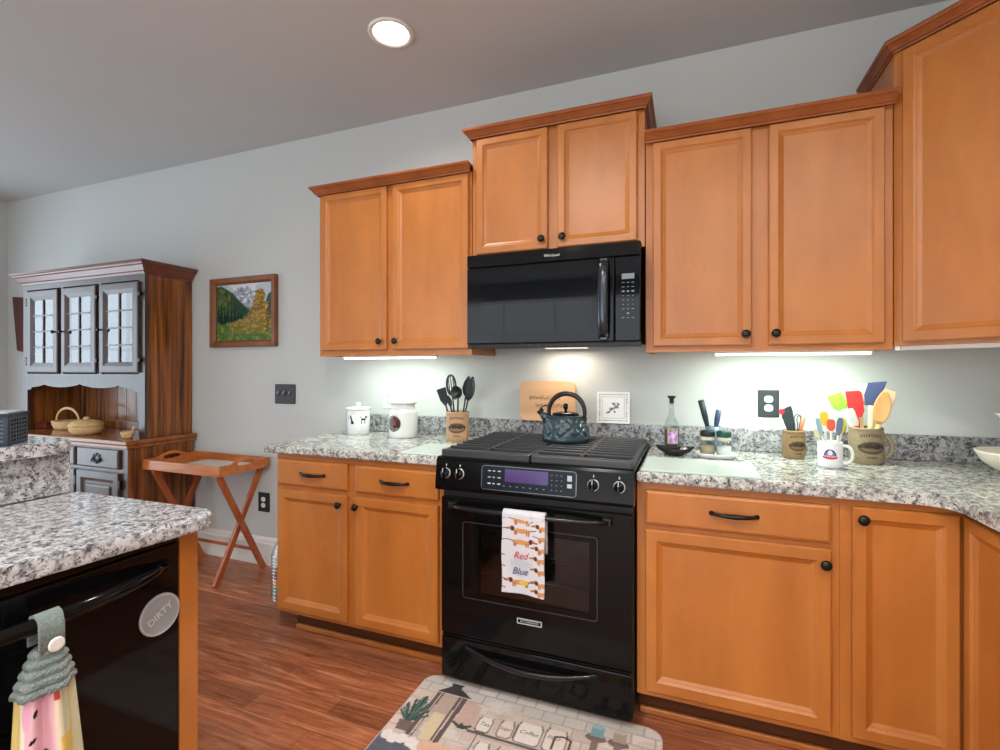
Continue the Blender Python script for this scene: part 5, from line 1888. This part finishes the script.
def jar(x0_, x1_, y0_, y1_, col_=(224, 216, 208)):
    F.poly([(x0_ + .01, y0_), (x1_ - .01, y0_), (x1_, y0_ + .04), (x1_, y1_ - .02), (x1_ - .01, y1_), (x0_ + .01, y1_), (x0_, y1_ - .02), (x0_, y0_ + .04)], (112, 98, 92))
    F.poly([(x0_ + .014, y0_ + .008), (x1_ - .014, y0_ + .008), (x1_ - .006, y0_ + .045), (x1_ - .006, y1_ - .024), (x1_ - .013, y1_ - .01), (x0_ + .013, y1_ - .01), (x0_ + .006, y1_ - .024), (x0_ + .006, y0_ + .045)], col_)
    F.rect(x0_ + .012, x1_ - .012, y0_ - .018, y0_ + .012, (206, 190, 180))


jar(.322, .385, .255, .392); jar(.408, .470, .24, .39, (218, 200, 190)); jar(.476, .578, .21, .39); jar(.585, .672, .205, .39, (222, 208, 200))
jar(.36, .42, .45, .598); jar(.44, .52, .45, .598, (214, 196, 186)); jar(.54, .62, .45, .598)
F.line([(.625, .36), (.625, .27), (.655, .255), (.685, .27), (.685, .36)], .005, (88, 64, 60))
for x, c_ in ((.768, (124, 158, 164)), (.850, (168, 154, 136))):
    F.ell(x, .195, .040, .030, (120, 104, 100)); F.rect(x - .012, x + .012, .20, .34, (130, 112, 106))
    F.rect(x - .024, x + .024, .10, .185, c_); F.ell(x, .102, .024, .018, tuple(q + 24 for q in c_)); F.ell(x, .36, .05, .05, (196, 170, 160))
F.rect(.70, .97, .52, .72, (176, 150, 138)); F.ell(.83, .52, .12, .09, (206, 186, 172))
for k in range(5):
    F.ell(.74 + .045 * k, .50, .028, .045, ((196, 96, 80), (206, 160, 90), (150, 120, 100))[k % 3])
cv.grain(.05, 9)
MX0, MX1, MY0, MY1 = -.452, .474, -1.245, -.642
t = thing('kitchen_mat', 'beige printed kitchen mat with jars and lantern on the floor before the range', 'mat', ((MX0 + MX1) / 2, (MY0 + MY1) / 2, .0005))
rr = rrect(MX1 - MX0, MY1 - MY0, .050, 8, (MX0 + MX1) / 2, (MY0 + MY1) / 2)
MB().prism(rr, .0006, .0115, .004, 2).build('mat_base', mat('mat_beige', rgb(196, 184, 174), .8), t)


def keepm(u, v):
    x, y = abs(u - .5) * (MX1 - MX0), abs(v - .5) * (MY1 - MY0)
    ex, ey = (MX1 - MX0) / 2 - .052, (MY1 - MY0) / 2 - .052
    if x > ex and y > ey:
        return (x - ex) ** 2 + (y - ey) ** 2 < .048 ** 2
    return True


print_grid('printed_top', cv, lambda u, v: (MX0 + .004 + (MX1 - MX0 - .008) * u, MY0 + .004 + (MY1 - MY0 - .008) * v, .0121), M['print_matte'], t, keep=keepm)
for w_, u_, v_, s_ in (('Tea', .354, .325, .030), ('Sugar', .438, .315, .024), ('Coffee', .527, .30, .030), ('Flour', .622, .285, .026)):
    T_ = frameT((MX0 + (MX1 - MX0) * u_, MY1 - (MY1 - MY0) * v_, .0123), (1, 0, 0), (0, 1, 0), (0, 0, 1))
    text_mesh(MB(), w_, s_ * .85, T_, .0002, shear=.3).build('lettering', mat('faded_ink', rgb(96, 84, 80), .8), t)

# made-up standing uplight behind the camera, added to brighten the ceiling
t = thing('fill_torchiere', 'unseen standing uplight added behind the kitchen to brighten the ceiling', 'lamp', (1.35, -3.3, 0))
MB().lathe([(.14, .0005), (.145, .006), (.14, .018), (.03, .03), (.014, .04)], (1.35, -3.3, 0), 32).build('base', M['bronze'], t)
MB().lathe([(.013, .0405), (.013, 1.70)], (1.35, -3.3, 0), 14).build('pole', M['bronze'], t)
MB().lathe([(.02, 1.7005), (.06, 1.71), (.13, 1.75), (.18, 1.81), (.175, 1.812), (.125, 1.757), (.055, 1.72), (.004, 1.715)], (1.35, -3.3, 0), 36).build('shade', M['bronze'], t)
area('uplight', (1.35, -3.3, 1.76), (R(180), 0, 0), .2, .2, 80, (1.0, .90, .80), t, 'DISK', 165)
